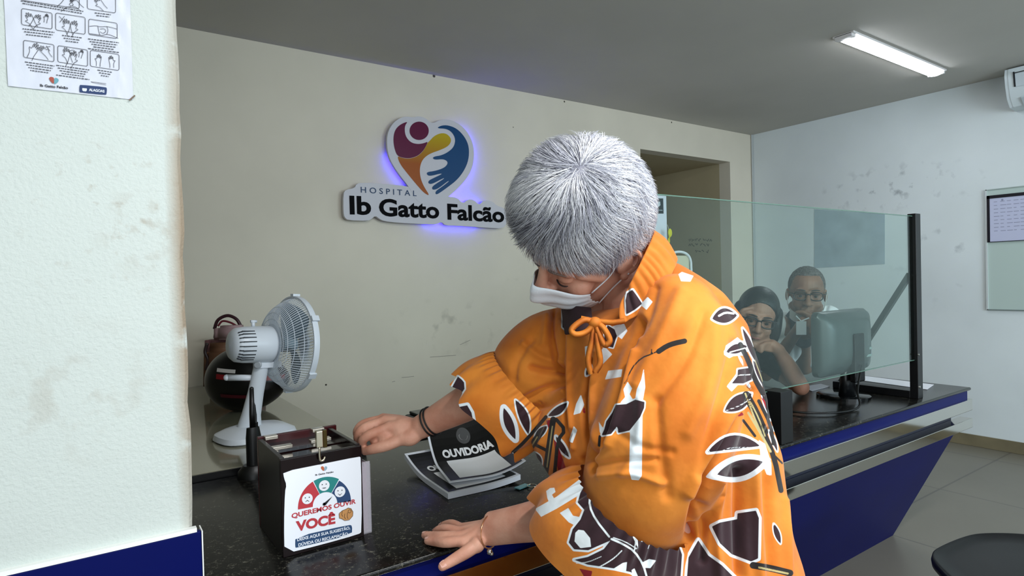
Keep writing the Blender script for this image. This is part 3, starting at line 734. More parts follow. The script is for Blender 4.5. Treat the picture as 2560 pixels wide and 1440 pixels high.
b = MB(); b.lathe(gc, ax, [(.0, .0), (.0, .028), (.05, .026), (.055, 0)], n=24); b.build('blade_hub', M_blade, fan, smooth=True, auto=40)
for k in range(3):
    b = MB(); a0 = 2 * math.pi * k / 3 + .4; grid = []
    for i in range(9):
        r = .024 + .118 * i / 8; row = []
        for j in range(9):
            s = j / 8; wdt = .55 + .30 * math.sin(math.pi * min(1, i / 8 * .9 + .1))
            th = a0 + (s - .5) * wdt * 1.7; z = .025 + (s - .5) * .034
            row.append(gc + ax * z + (uu * math.cos(th) + ww * math.sin(th)) * r)
        grid.append(row)
    vs = [p for r in grid for p in r]; vs2 = [p + ax * .0015 for p in vs]
    fs = [(i * 9 + j, i * 9 + j + 1, (i + 1) * 9 + j + 1, (i + 1) * 9 + j) for i in range(8) for j in range(8)]
    b.add(vs + vs2, fs + [tuple(q + 81 for q in reversed(f)) for f in fs]); b.build('fan_blade', M_blade, fan, smooth=True, recalc=False)
for th in (.0, 1.0, -1.0, 2.2, 3.3):
    b = MB(); d_ = uu * math.cos(th) + ww * math.sin(th); b.obox(gc + ax * .046 + d_ * (RG + .006), ax * .013, np.cross(ax, d_) * .010, d_ * .004); b.build('rim_clip', M_fan, fan)

# ================================================================ HELMET AND HANDBAG ON THE DESK
hc = on(625, 1012, z=ZD); dH = (on(620, 1040, z=ZD) - CAM_O) @ FW + .12
hc = dep(612, 962, dH); hc[2] = ZD + .128
hel = thing('motorcycle_helmet', 'black motorcycle helmet with red and white bands behind the fan', 'helmet', (hc[0], hc[1], ZD))
mh = mat('helmet_gloss', '#060607', .30)
bm = bmesh.new(); bmesh.ops.create_uvsphere(bm, u_segments=64, v_segments=40, radius=1)
vx = R0; vy = F0
for v in bm.verts:
    x, y, z = v.co
    k = 1.0
    if z < -.55: z = -.55 - (abs(z) - .55) * .9
    xx = x * (1.0 + .18 * max(0, x) * (1 - abs(z)))     # chin bar towards the right
    zz = z * (1.0 if x < .2 else 1 - .28 * max(0, z) * (x - .2))
    p = np.array([hc[0], hc[1], hc[2]]) + vx * xx * .158 + vy * y * .125 + ZZ * zz * .138
    p[2] = max(p[2], ZD + .001)
    v.co = Vector(p)
b = MB(); b.addbm(bm); bm.free(); sh = b.build('shell', [mh], hel, smooth=True)
def helmet_band(name, col, z0, z1, x0_, x1_):
    b = MB(); nx = 30; rows = []
    for i in range(nx + 1):
        t = x0_ + (x1_ - x0_) * i / nx
        for z in (z0 + (t) * -.10, z1 + (t) * -.10):
            xx = t; y = -math.sqrt(max(0.02, 1 - xx * xx - z * z)); xe = xx * (1.0 + .18 * max(0, xx) * (1 - abs(z)))
            ze = z * (1.0 if xx < .2 else 1 - .28 * max(0, z) * (xx - .2))
            rows.append(hc + vx * xe * .160 + vy * y * .1275 + ZZ * ze * .140)
    b.add(rows, [(2 * i, 2 * i + 2, 2 * i + 3, 2 * i + 1) for i in range(nx)]); b.build(name, flat(name + '_paint', col, .35), hel)
helmet_band('red_band', '#7a0f18', .12, .26, -.40, .97)
helmet_band('white_band', '#c9c4c0', .32, .42, -.40, .1)
helmet_band('lower_red_band', '#4a0d18', -.40, -.30, -.3, .5)
b = MB(); b.box(hc + np.array([-.02, 0, -.125]), hc + np.array([.02, .02, -.10])); b.build('chin_strap', flat('strap', '#0a5a5a'), hel)

bg0 = dep(560, 900, dH + .45)
dB = dH + .42
bag = thing('handbag', 'pink and tan handbag with a dark looped handle behind the helmet', 'bag', tuple(np.array([*dep(560, 900, dB)[:2], ZD])))
bc = np.array([*dep(562, 870, dB)[:2], ZD])
def bagbox(name, m, x0_, x1_, y0p, y1p, dy, th):
    a = dep(x0_, y1p, dB + dy); c = dep(x1_, y0p, dB + dy); zt_ = c[2]; zb_ = max(ZD + .001, a[2])
    cc = (a + c) / 2; cc[2] = (zt_ + zb_) / 2; hw = abs((c - a) @ R0) / 2
    bm = bmesh.new(); bmesh.ops.create_cube(bm, size=2)
    bmesh.ops.bevel(bm, geom=bm.edges[:], offset=.35, segments=4, affect='EDGES')
    for v in bm.verts:
        q = v.co.copy(); v.co = Vector(cc + R0 * q.x * hw * (1 - .08 * q.z) + F0 * q.y * th + ZZ * q.z * (zt_ - zb_) / 2)
    b = MB(); b.addbm(bm); bm.free(); return b.build(name, m, bag, smooth=True)
bagbox('body', mat('bag_pink', '#8a5f62', .6, noise=.3, nscale=15), 521, 650, 818, 1000, .02, .05)
bagbox('front_pocket', mat('bag_tan', '#6e4a33', .6, noise=.3, nscale=15), 516, 600, 855, 1000, -.05, .03)
bagbox('flap', mat('bag_pale', '#a88a8c', .5), 540, 620, 812, 850, -.04, .03)
b = MB(); b.tube(catmull([dep(536, 822, dB), dep(545, 800, dB), dep(568, 789, dB), dep(590, 797, dB), dep(602, 815, dB)], 6), .008, n=10); b.build('handle', mat('bag_handle', '#3a1c24', .4), bag, smooth=True)
b = MB(); b.tube(catmull([dep(545, 815, dB - .02), dep(556, 803, dB - .02), dep(575, 806, dB - .02), dep(592, 815, dB - .02)], 6), .005, n=8); b.build('zip_trim', mat('bag_zip', '#6a2530', .4), bag, smooth=True)
b = MB(); b.tube(catmull([dep(518, 858, dB - .07), dep(513, 880, dB - .07), dep(520, 900, dB - .07), dep(516, 925, dB - .07)], 6), .008, n=8); b.build('strap', mat('bag_strap', '#2a1818', .5), bag, smooth=True)

# ================================================================ TWO-WAY RADIO IN ITS CHARGER
r0 = on(637, 1190, z=ZD if False else ZT); r0 = np.array([r0[0], r0[1], ZT]); dR = (r0 - CAM_O) @ FW
rad = thing('two_way_radio', 'black two-way radio with a long antenna standing on the granite beside the wooden box', 'radio', tuple(r0))
M_r = mat('radio_black', '#070808', .4)
t1 = dep(632, 1068, dR); 
b = MB(); b.tube([r0 + ZZ * .02, r0 + ZZ * .11, t1 + ZZ * .0], [(.021, .017), (.021, .016), (.017, .013)], n=14); b.build('body', M_r, rad, smooth=True, auto=40)
b = MB(); b.tube([t1, dep(630, 1035, dR), dep(629, 972, dR)], [.0085, .0075, .006], n=12); b.sphere(dep(629, 972, dR), .006, 10, 8); b.build('antenna', M_r, rad, smooth=True)
b = MB(); b.tube([t1 + R0 * .010, t1 + R0 * .010 + ZZ * .014], .005, n=10); b.build('knob', M_r, rad)
b = MB(); b.tube([r0 + ZZ * .0, r0 + ZZ * .018, r0 + ZZ * .034], [(.046, .040), (.044, .038), (.030, .026)], n=28); b.build('charger_cradle', M_r, rad, smooth=True, auto=40)

# ================================================================ SUGGESTION BOX
BX0, BX1, BY0, BY1, BZ1 = .300, .4665, 1.25, 1.455, .975
box = thing('suggestion_box', 'dark wooden suggestion box with a brass lock and a paper sign', 'box', ((BX0 + BX1) / 2, 1.35, ZT))
M_wood = mat('dark_red_wood', '#100203', .25, noise=.5, nscale=12, coat=.15, spec=.25)
M_woodi = mat('wine_red_wood', '#43060c', .25, noise=.3, nscale=12)
M_steelc = mat('lock_steel', '#d8cfb8', .22, metal=1.0)
b = MB(); t = .010
b.box((BX0, BY0, ZT), (BX1, BY0 + t, BZ1), bev=.0015); b.build('front_board', M_wood, box)
b = MB(); b.box((BX0, BY1 - t, ZT), (BX1 + .012, BY1, BZ1 + .006), bev=.0015); b.build('back_board', M_woodi, box)
b = MB(); b.box((BX0, BY0 + t, ZT), (BX0 + t, BY1 - t, BZ1 + .002), bev=.0015); b.build('side_board', mat('worn_side_wood', '#1d1815', .35, noise=.3, nscale=8), box)
b = MB(); b.box((BX1 - t, BY0 + t, ZT), (BX1, BY1 - t, BZ1 + .002), bev=.0015); b.build('side_board', M_wood, box)
b = MB(); b.box((BX0 + t, BY0 + t, ZT), (BX1 - t, BY1 - t, ZT + .01)); b.build('bottom_board', M_wood, box)
b = MB(); b.box((BX0 + t, BY0 + t, BZ1 - .022), (BX1 - t, BY0 + .085, BZ1 - .012)); b.box((BX0 + t, BY0 + .10, BZ1 - .022), (BX1 - t, BY1 - t, BZ1 - .012)); b.build('lid', mat('box_lid', '#180a0a', .18, coat=.35), box)
M_hinge = mat('hinge_steel', '#cfc6b8', .25, metal=.9)
for xx in (BX0 + .012, BX1 - .05):
    b = MB(); b.box((xx, BY1 - .028, BZ1 + .000), (xx + .028, BY1 - .008, BZ1 + .008), bev=.0015); b.build('hinge', M_hinge, box)
for xx, dy in ((BX0 + .006, .10), (BX1 - .075, .105)):
    b = MB(); b.box((xx, BY0 + dy, BZ1 - .006), (xx + .045, BY0 + dy + .018, BZ1 + .001), bev=.001); b.build('hinge', M_hinge, box)
b = MB()
lk = on(800, 1100, y=BY0 - .006)
b.box((lk[0] - .009, BY0 - .013, lk[2] - .014), (lk[0] + .005, BY0 - .001, lk[2] + .020), bev=.002); b.build('lock_body', M_steelc, box)
b = MB(); b.box((lk[0] + .005, BY0 - .012, lk[2] - .016), (lk[0] + .013, BY0 - .001, lk[2] + .020), bev=.001); b.build('lock_side', mat('brass_side', '#4a3d20', .3, metal=.9), box)
b = MB(); b.tube(catmull([(lk[0] - .002, BY0 - .008, lk[2] - .012), (lk[0] - .002, BY0 - .008, lk[2] - .038), (lk[0] + .004, BY0 - .008, lk[2] - .042), (lk[0] + .009, BY0 - .006, lk[2] - .036)], 6), .0022, n=8); b.build('shackle', M_steelc, box, smooth=True)
# sign on the front
SYB = BY0 - .0022
def sp(x, y, d=0.0): return on(640 + x / 3.4286, 1020 + y / 3.4286, y=SYB - d)
b = MB(); b.extrude([sp(*p) for p in smooth_poly([(232, 548), (560, 482), (885, 416), (900, 425), (908, 1060), (880, 1082), (560, 1172), (245, 1250), (240, 1000), (248, 720), (262, 660), (240, 600)], 1)], (0, .0012, 0)); sg = b.build('paper_sign', M_paper, box)
def dec(name, polys, col, k=1, lift=.0006, texts=()):
    b = MB()
    for P in polys: poly(b, [sp(*p, d=lift) for p in P])
    for (s, a, c, h, bo) in texts: put_text(b, s, sp(*a), sp(*c), h, (0, 0, 1), (0, -lift, 0), bold=bo)
    return b.build(name, flat(name + '_ink', col), sg)
gcx, gcy = 592, 828
def gp(r, deg):
    t = math.radians(deg); x = gcx + r * math.cos(t); y = gcy - 1.02 * r * math.sin(t) - (r * math.cos(t)) * .13
    return (x, y)
def arc(r0, r1, a0, a1):
    return [gp(r1, a) for a in np.linspace(a0, a1, 14)] + [gp(r0, a) for a in np.linspace(a1, a0, 10)]
def disc(c, r, n=20): return [(c[0] + r * math.cos(t), c[1] + r * math.sin(t) - .13 * r * math.cos(t)) for t in np.linspace(0, 2 * math.pi, n + 1)[:-1]]
dec('red_gauge', [arc(105, 232, 117, 183)], '#b8323c'); dec('teal_gauge', [arc(105, 232, 59, 115)], '#1f7f7c'); dec('navy_gauge', [arc(105, 222, 0, 57)], '#23406a')
f1, f2, f3 = (440, 778), (585, 665), (720, 718)
dec('face_disc', [disc(f, 46) for f in (f1, f2, f3)], '#e6e8ee', lift=.0011)
fd = []
for (c, sm) in ((f1, -1), (f2, 0), (f3, 1)):
    fd += [disc((c[0] - 17, c[1] - 8), 5, 8), disc((c[0] + 17, c[1] - 13), 5, 8)]
    fd.append([(c[0] - 16, c[1] + 20 - 5 * sm), (c[0], c[1] + 18 + 8 * sm), (c[0] + 16, c[1] + 16 - 5 * sm), (c[0] + 16, c[1] + 20 - 5 * sm), (c[0], c[1] + 25 + 8 * sm), (c[0] - 16, c[1] + 24 - 5 * sm)])
dec('face_mark', fd, '#2a2c34', lift=.0015)
dec('needle', [[(656, 757), (575, 822), (583, 836), (600, 830)], disc((585, 824), 13)], '#16181c', lift=.0013)
dec('slogan', [], '#b5323c', texts=[('QUEREMOS OUVIR', (305, 945), (856, 815), .0096, .03), ('VOCÊ', (342, 1055), (680, 985), .0195, .045)])
dec('banner', [smooth_poly([(338, 1105), (800, 1000), (825, 1010), (822, 1085), (345, 1200), (336, 1190)], 1)], '#27466c')
dec('banner_lettering', [], '#dfe4ee', lift=.0012, texts=[('DEIXE AQUI SUA SUGESTÃO,', (352, 1140), (806, 1036), .0062, .03), ('DÚVIDA OU RECLAMAÇÃO.', (362, 1186), (792, 1086), .0062, .03)])
dec('pointing_hand', [smooth_poly([(712, 905), (740, 880), (770, 868), (790, 856), (815, 862), (832, 890), (830, 925), (800, 960), (760, 965), (735, 950), (715, 945)], 2)], '#c08a52')
b = MB()
for P in ([(712, 905), (740, 880), (770, 868), (790, 856), (815, 862), (832, 890), (830, 925), (800, 960), (760, 965), (735, 950), (715, 945), (712, 905)], [(740, 885), (735, 915), (745, 930)], [(762, 905), (758, 935), (768, 950)], [(785, 895), (782, 930), (790, 950)], disc((803, 885), 14, 10) + disc((803, 885), 14, 10)[:1]):
    stroke(b, [sp(*p, d=.0012) for p in P], .0008, (0, -1, 0))
b.build('hand_outline', flat('hand_line_ink', '#4a2c18'), sg)
dec('small_heart_red', [smooth_poly([(585, 545), (560, 525), (555, 505), (570, 497), (585, 508)], 2)], '#b8603c'); dec('small_heart_blue', [smooth_poly([(585, 545), (585, 508), (597, 497), (612, 505), (608, 525)], 2)], '#8fa8b8')
dec('sign_name', [], '#34343c', texts=[('Ib Gatto Falcão', (508, 580), (664, 552), .0032, .03)])
# clear acrylic flyer holder with pink slips on the right side
hol = thing('flyer_holder', 'clear acrylic holder full of thin pink slips on the right side of the box', 'holder', (BX1 + .012, 1.3, ZT))
ma = mat('clear_acrylic', '#e9e4ee', .08, alpha=.28)
b = MB(); b.box((BX1 + .002, BY0 + .01, ZT + .002), (BX1 + .021, BY0 + .013, BZ1 - .040)); b.box((BX1 + .020, BY0 + .01, ZT + .002), (BX1 + .0215, BY0 + .12, BZ1 - .046)); b.box((BX1 + .002, BY0 + .01, ZT), (BX1 + .021, BY0 + .12, ZT + .002)); b.build('acrylic_shell', ma, hol)
b = MB()
for i in range(5): b.box((BX1 + .0035 + i * .0033, BY0 + .018 + i * .002, ZT + .004), (BX1 + .0055 + i * .0033, BY0 + .115, BZ1 - .046 - .004 * (i % 3)))
b.build('paper_slips', mat('pink_slip', '#8f7480', .6), hol)

# ================================================================ BLACK FLYERS
M_blackink = flat('flyer_black_ink', '#0a0a0b', .35)
def flyer(name, cx, cy, rot, z, label, wdt=.21, hgt=.20, curl=0.0, stack=1, words=True):
    root = thing(name, label, 'flyer', (cx, cy, z))
    U = np.array([math.cos(rot), math.sin(rot), 0]); V = np.array([-math.sin(rot), math.cos(rot), 0]); C = np.array([cx, cy, z])
    def q(u, v, lift=0.0):
        # u, v in 0..1 ; right side and far edge lift off the stone
        l = curl * (max(0, v - .45) ** 2 * .33 + max(0, u - .45) ** 2 * .10)
        return C + U * (u - .5) * wdt + V * (v - .5) * hgt + ZZ * (l + lift)
    def grid(b, u0, u1, v0, v1, lift, n=14, th=None):
        vs = [q(u0 + (u1 - u0) * i / n, v0 + (v1 - v0) * j / n, lift) for i in range(n + 1) for j in range(n + 1)]
        fs = [(i * (n + 1) + j, (i + 1) * (n + 1) + j, (i + 1) * (n + 1) + j + 1, i * (n + 1) + j + 1) for i in range(n) for j in range(n)]
        b.add(vs, fs)
        if th:
            vs2 = [p - ZZ * th for p in vs]; b.add(vs2, [tuple(reversed(f)) for f in fs])
            m = n + 1; ring = [i * m for i in range(m)] + [n * m + j for j in range(1, m)] + [i * m + n for i in range(n - 1, -1, -1)] + [j for j in range(n - 1, 0, -1)]
            k = len(ring); b.add([vs[i] for i in ring] + [vs2[i] for i in ring], [(i, (i + 1) % k, k + (i + 1) % k, k + i) for i in range(k)])
    b = MB(); grid(b, 0, 1, 0, 1, 0, th=.0015 * stack); b.build('paper', M_paper, root, recalc=False)
    b = MB(); grid(b, .03, .97, .035, .965, .0006); b.build('black_print', M_blackink, root, recalc=False)
    b = MB(); grid(b, .16, .84, .07, .56, .0012); b.build('white_panel', flat('flyer_white', '#f4f5f6'), root, recalc=False)
    if words:
        b = MB(); v, fs = text_mesh('OUVIDORIA', .05, 1.0); x0_, x1_ = v[:, 0].min(), v[:, 0].max()
        b.add([q(.14 + .72 * (p[0] - x0_) / (x1_ - x0_), .615 + .10 * p[1] / .73, .0013) for p in v], fs); b.build('lettering', flat('flyer_letter', '#f4f5f6'), root, recalc=False)
        b = MB(); 
        b.add([q(.5 + .10 * math.cos(t), .83 + .075 * math.sin(t), .0012) for t in np.linspace(0, 2 * math.pi, 33)[:-1]], [tuple(range(32))]); b.build('grey_oval', flat('flyer_grey', '#4a4a4a'), root, recalc=False)
        b = MB(); a_ = [q(.5 + .055 * math.cos(t), .835 + .045 * math.sin(t), .0017) for t in np.linspace(math.pi * .9, math.pi * 1.95, 12)]; stroke(b, a_, .005, ZZ); b.build('handset_mark', flat('handset_grey', '#9a9a9a'), root, recalc=False)
    return root
# ================================================================ PEOPLE: shared sculpting tools
def arr_v(me):
    v = np.zeros(len(me.vertices) * 3); me.vertices.foreach_get('co', v); return v.reshape(-1, 3)
def arr_n(me):
    v = np.zeros(len(me.vertices) * 3); me.vertex_normals.foreach_get('vector', v); return v.reshape(-1, 3)
def set_v(me, v):
    me.vertices.foreach_set('co', np.asarray(v, dtype=np.float32).ravel()); me.update()

def sculpt(name, mb, voxel, smooth=6, sub=0, sfac=.5):
    """fuse the overlapping volumes in mb into one continuous surface"""
    me = bpy.data.meshes.new(name); me.from_pydata(mb.v, [], mb.f)
    bm = bmesh.new(); bm.from_mesh(me); bmesh.ops.recalc_face_normals(bm, faces=bm.faces[:]); bm.to_mesh(me); bm.free()
    o = bpy.data.objects.new(name, me); COL.objects.link(o)
    m = o.modifiers.new('r', 'REMESH'); m.mode = 'VOXEL'; m.voxel_size = voxel
    m = o.modifiers.new('s', 'SMOOTH'); m.iterations = smooth; m.factor = sfac
    if sub: m = o.modifiers.new('u', 'SUBSURF'); m.levels = sub; m.render_levels = sub
    bpy.context.view_layer.update()
    out_ = bpy.data.meshes.new_from_object(o.evaluated_get(bpy.context.evaluated_depsgraph_get()))
    bpy.data.objects.remove(o); bpy.data.meshes.remove(me)
    return out_

def project(V):
    q = V - CAM_O; w = q @ FW
    return np.stack([1280 + F_PX * (q @ XR) / w, 720 - F_PX * (q @ UR) / w], 1)

def limb(mb, pts, n=20, sub=5):
    """tapered limb through (point, radius) or (point, (ra, rb)) pairs"""
    P = [np.array(p, float) for p, r in pts]; R = [np.array(r if hasattr(r, '__len__') else (r, r), float) for p, r in pts]
    if len(P) > 2: PP = catmull(P, sub); RR = catmull(R, sub)
    else: PP, RR = P, R
    mb.tube(PP, [tuple(r) for r in RR], n=n)
    mb.sphere(PP[0], min(RR[0]) * .99, 16, 10); mb.sphere(PP[-1], min(RR[-1]) * .99, 16, 10)

def seg_dist(P, A, B):
    d = B - A; t = np.clip(((P - A) @ d) / (d @ d + 1e-9), 0, 1)
    return np.linalg.norm(P - A - t[:, None] * d, axis=1)

def line_dist(P, pts, reach):
    pts = [np.array(p, float) for p in pts]; out_ = np.full(len(P), 1e3)
    lo = np.min(pts, axis=0) - reach; hi = np.max(pts, axis=0) + reach
    sel = np.where((P[:, 0] > lo[0]) & (P[:, 0] < hi[0]) & (P[:, 1] > lo[1]) & (P[:, 1] < hi[1]))[0]
    if len(sel):
        Q = P[sel]; d = np.full(len(sel), 1e3)
        for a, b_ in zip(pts[:-1], pts[1:]): d = np.minimum(d, seg_dist(Q, a, b_))
        out_[sel] = d
    return out_

def poly_sdf(P, pts, reach=20):
    pts = [np.array(p, float) for p in pts]; out_ = np.full(len(P), 1e3)
    lo = np.min(pts, axis=0) - reach; hi = np.max(pts, axis=0) + reach
    sel = np.where((P[:, 0] > lo[0]) & (P[:, 0] < hi[0]) & (P[:, 1] > lo[1]) & (P[:, 1] < hi[1]))[0]
    if len(sel):
        Q = P[sel]; d = np.full(len(sel), 1e3); ins = np.zeros(len(sel), bool)
        for a, b_ in zip(pts, pts[1:] + pts[:1]):
            d = np.minimum(d, seg_dist(Q, a, b_))
            c = ((a[1] > Q[:, 1]) != (b_[1] > Q[:, 1]))
            with np.errstate(divide='ignore', invalid='ignore'):
                xi = (b_[0] - a[0]) * (Q[:, 1] - a[1]) / (b_[1] - a[1] + 1e-12) + a[0]
            ins ^= c & (Q[:, 0] < xi)
        out_[sel] = np.where(ins, -d, d)
    return out_

def folds(me, L, keep=1.0):
    """press folds into the cloth: (polyline, width, height) measured on the photographed side"""
    V = arr_v(me); Nn = arr_n(me); P = project(V); view = CAM_O - V; view /= np.linalg.norm(view, axis=1)[:, None]
    face = np.clip((np.sum(Nn * view, axis=1)) * 3, 0, 1); D = np.zeros(len(V))
    for pts, w, h in L:
        d = line_dist(P, smooth_poly(pts, 2, closed=False), w * 3); D += h * np.exp(-(d / w) ** 2)
    V += Nn * (D * face * keep * 1.5)[:, None]; set_v(me, V)

def skin_mat(name, col, col2):
    return mat(name, col, .48, noise=.3, nscale=22, sss=.12, bump=.12, bscale=260, col2=col2, spec=.4)

# ================================================================ THE WOMAN AT THE COUNTER
woman = thing('person', 'person with short grey hair, white mask and orange leaf-print tunic leaning on the counter', 'person', (0.95, 0.72, 0))
HD = 1.17; HS = 1.10
HC = dep(1465, 595, HD)
def cam3(r, v, c): return XR * r + UR * v - FW * c
hf = cam3(-.75, -.62, .20); hf /= np.linalg.norm(hf)
hu = cam3(-.227, .537, .813); hu -= hf * (hu @ hf); hu /= np.linalg.norm(hu)
hl = np.cross(hu, hf)
if hl @ (-FW) < 0: hl = -hl
def hp(f, u, l, s=HS): return HC + (hf * f + hu * u + hl * l) * s
def ell(mb, c, rf, ru, rl, A=None, B=None, C=None, s=HS, n=28, m=20):
    A = hf if A is None else A; B = hu if B is None else B; C = hl if C is None else C
    vs = []; fs = []
    for i in range(m + 1):
        ph = math.pi * i / m
        for k in range(n):
            th = 2 * math.pi * k / n
            vs.append(c + (A * rf * math.sin(ph) * math.cos(th) + C * rl * math.sin(ph) * math.sin(th) + B * ru * math.cos(ph)) * s)
    for i in range(m):
        for k in range(n): fs.append((i * n + k, (i + 1) * n + k, (i + 1) * n + (k + 1) % n, i * n + (k + 1) % n))
    mb.add(vs, fs)

b = MB()
ell(b, hp(-.012, .028, 0), .100, .092, .078)
ell(b, hp(.030, -.035, 0), .066, .088, .061)
for s_ in (-1, 1):
    limb(b, [(hp(-.005, -.062, s_ * .052), .024 * HS), (hp(.045, -.098, s_ * .030), .024 * HS), (hp(.075, -.108, 0), .022 * HS)])
    b.sphere(hp(.060, -.042, s_ * .038), .026 * HS)
    limb(b, [(hp(.081, .016, s_ * .010), .013 * HS), (hp(.072, .018, s_ * .040), .014 * HS)])
    b.sphere(hp(.0745, -.002, s_ * .031), .0155 * HS)
    limb(b, [(hp(.060, .004, s_ * .052), .010 * HS), (hp(.03, -.02, s_ * .062), .014 * HS)])
    # ear
    e0 = hp(-.012, -.010, s_ * .076); eo = hl * s_
    ell(b, e0 + eo * .006, .019, .031, .006, C=hl * .9 + hf * (-.35) * s_)
    rim = [e0 + (hf * (-.004 + .021 * math.cos(t)) + hu * (.001 + .031 * math.sin(t)) + eo * (.010 + .006 * -math.cos(t))) * HS for t in np.linspace(.2, 5.2, 14)]
    limb(b, [(p, .0042) for p in rim], n=8, sub=2)
    b.sphere(e0 + (-hu * .030 + eo * .008 + hf * .008) * HS, .009)
limb(b, [(hp(.094, .012, 0), .009 * HS), (hp(.106, -.015, 0), .010 * HS), (hp(.116, -.034, 0), .0135 * HS)])
b.sphere(hp(.104, -.036, .012), .010 * HS); b.sphere(hp(.104, -.036, -.012), .010 * HS)
limb(b, [(hp(.092, -.068, -.018), .010), (hp(.100, -.066, 0), .012), (hp(.092, -.068, .018), .010)])
# neck and trunk
NB = dep(1590, 775, 1.215)
limb(b, [(hp(-.035, -.045, 0), .062), (hp(-.045, -.10, 0) * .5 + NB * .5, .060), (NB, .068)])
SL, SR_ = dep(1705, 835, 1.10), dep(1425, 835, 1.35)
T1, T2, T3 = dep(1620, 900, 1.20), dep(1680, 1150, 1.16), dep(1730, 1480, 1.13)
limb(b, [(NB, .07), (T1, (.13, .10)), (T2, (.14, .11)), (T3, (.16, .13))], n=24)
limb(b, [(SL, .055), (NB, .060), (SR_, .055)])
# left arm (resting on the counter)
WL = on(1222, 1322, z=ZT + .040); EL = dep(1575, 1262, 1.10)
limb(b, [(SL, .056), ((SL + EL) / 2, .052), (EL, .046), (EL * .6 + WL * .4, (.044, .044)), (EL * .25 + WL * .75, .036), (WL, (.024, .033))], n=24)
def finger(pts, r0, r1, n=14):
    k = len(pts); limb(b, [(p, r0 + (r1 - r0) * i / (k - 1) + (.0007 if 0 < i < k - 1 else 0)) for i, p in enumerate(pts)], n=n, sub=4)
LH = dict(
    idx=[(1158, 1352, .026), (1116, 1356, .021), (1090, 1354, .014), (1069, 1352, .0095)],
    mid=[(1150, 1340, .029), (1108, 1341, .023), (1083, 1340, .015), (1062, 1338, .0095)],
    rng=[(1146, 1328, .029), (1118, 1322, .027), (1098, 1324, .018), (1088, 1330, .0095)],
    pky=[(1150, 1317, .025), (1130, 1309, .023), (1113, 1311, .015), (1104, 1316, .009)],
    thb=[(1192, 1362, .022), (1166, 1380, .014), (1136, 1398, .004), (1106, 1416, -.004)])
lf = {k: [on(x, y, z=ZT + z) for x, y, z in v] for k, v in LH.items()}
finger(lf['idx'], .0105, .0082); finger(lf['mid'], .0105, .0082); finger(lf['rng'], .0100, .0078); finger(lf['pky'], .0090, .0068); finger(lf['thb'], .0135, .0090)
for k, r in (('idx', .0150), ('mid', .0150), ('rng', .0145), ('pky', .013)):
    limb(b, [(WL, .020), (WL * .5 + lf[k][0] * .5 - ZZ * .004, .0175), (lf[k][0] - ZZ * .003, r * .82)], n=14)
limb(b, [(WL, .022), (on(1198, 1350, z=ZT + .024), .018), (lf['thb'][0], .016)], n=14)
# right arm (reaching to the box)
WR = dep(1043, 1072, 1.372); ER = dep(1285, 945, 1.29)
limb(b, [(SR_, .056), ((SR_ + ER) / 2, .052), (ER, .046), (ER * .55 + WR * .45, .040), (ER * .2 + WR * .8, .031), (WR, (.025, .028))], n=24)
RH = dict(
    idx=[(972, 1068, 1.362), (925, 1086, 1.352), (905, 1104, 1.358), (913, 1120, 1.370)],
    mid=[(962, 1052, 1.385), (911, 1070, 1.372), (894, 1092, 1.378), (903, 1112, 1.390)],
    rng=[(958, 1047, 1.405), (909, 1060, 1.398), (892, 1080, 1.402), (899, 1099, 1.410)],
    pky=[(962, 1052, 1.425), (924, 1060, 1.424), (906, 1074, 1.424), (908, 1092, 1.424)],
    thb=[(1008, 1096, 1.352), (968, 1113, 1.343), (935, 1122, 1.345), (913, 1128, 1.356)])
rf_ = {k: [dep(*p) for p in v] for k, v in RH.items()}
finger(rf_['idx'], .0115, .0085); finger(rf_['mid'], .0115, .0085); finger(rf_['rng'], .0108, .0082); finger(rf_['pky'], .0098, .0072); finger(rf_['thb'], .0135, .0095)
for k, r in (('idx', .0155), ('mid', .0160), ('rng', .0155), ('pky', .0140)):
    limb(b, [(WR, .021), (WR * .5 + rf_[k][0] * .5, .0200), (rf_[k][0], r * .85)], n=14)
b.sphere(dep(978, 1072, 1.388), (.034, .030, .028)); b.sphere(dep(945, 1098, 1.372), .019); b.sphere(dep(966, 1092, 1.366), .0215); b.sphere(dep(1005, 1075, 1.375), .030)
limb(b, [(WR, .022), (dep(1028, 1092, 1.355), .020), (rf_['thb'][0], .0165)], n=14)
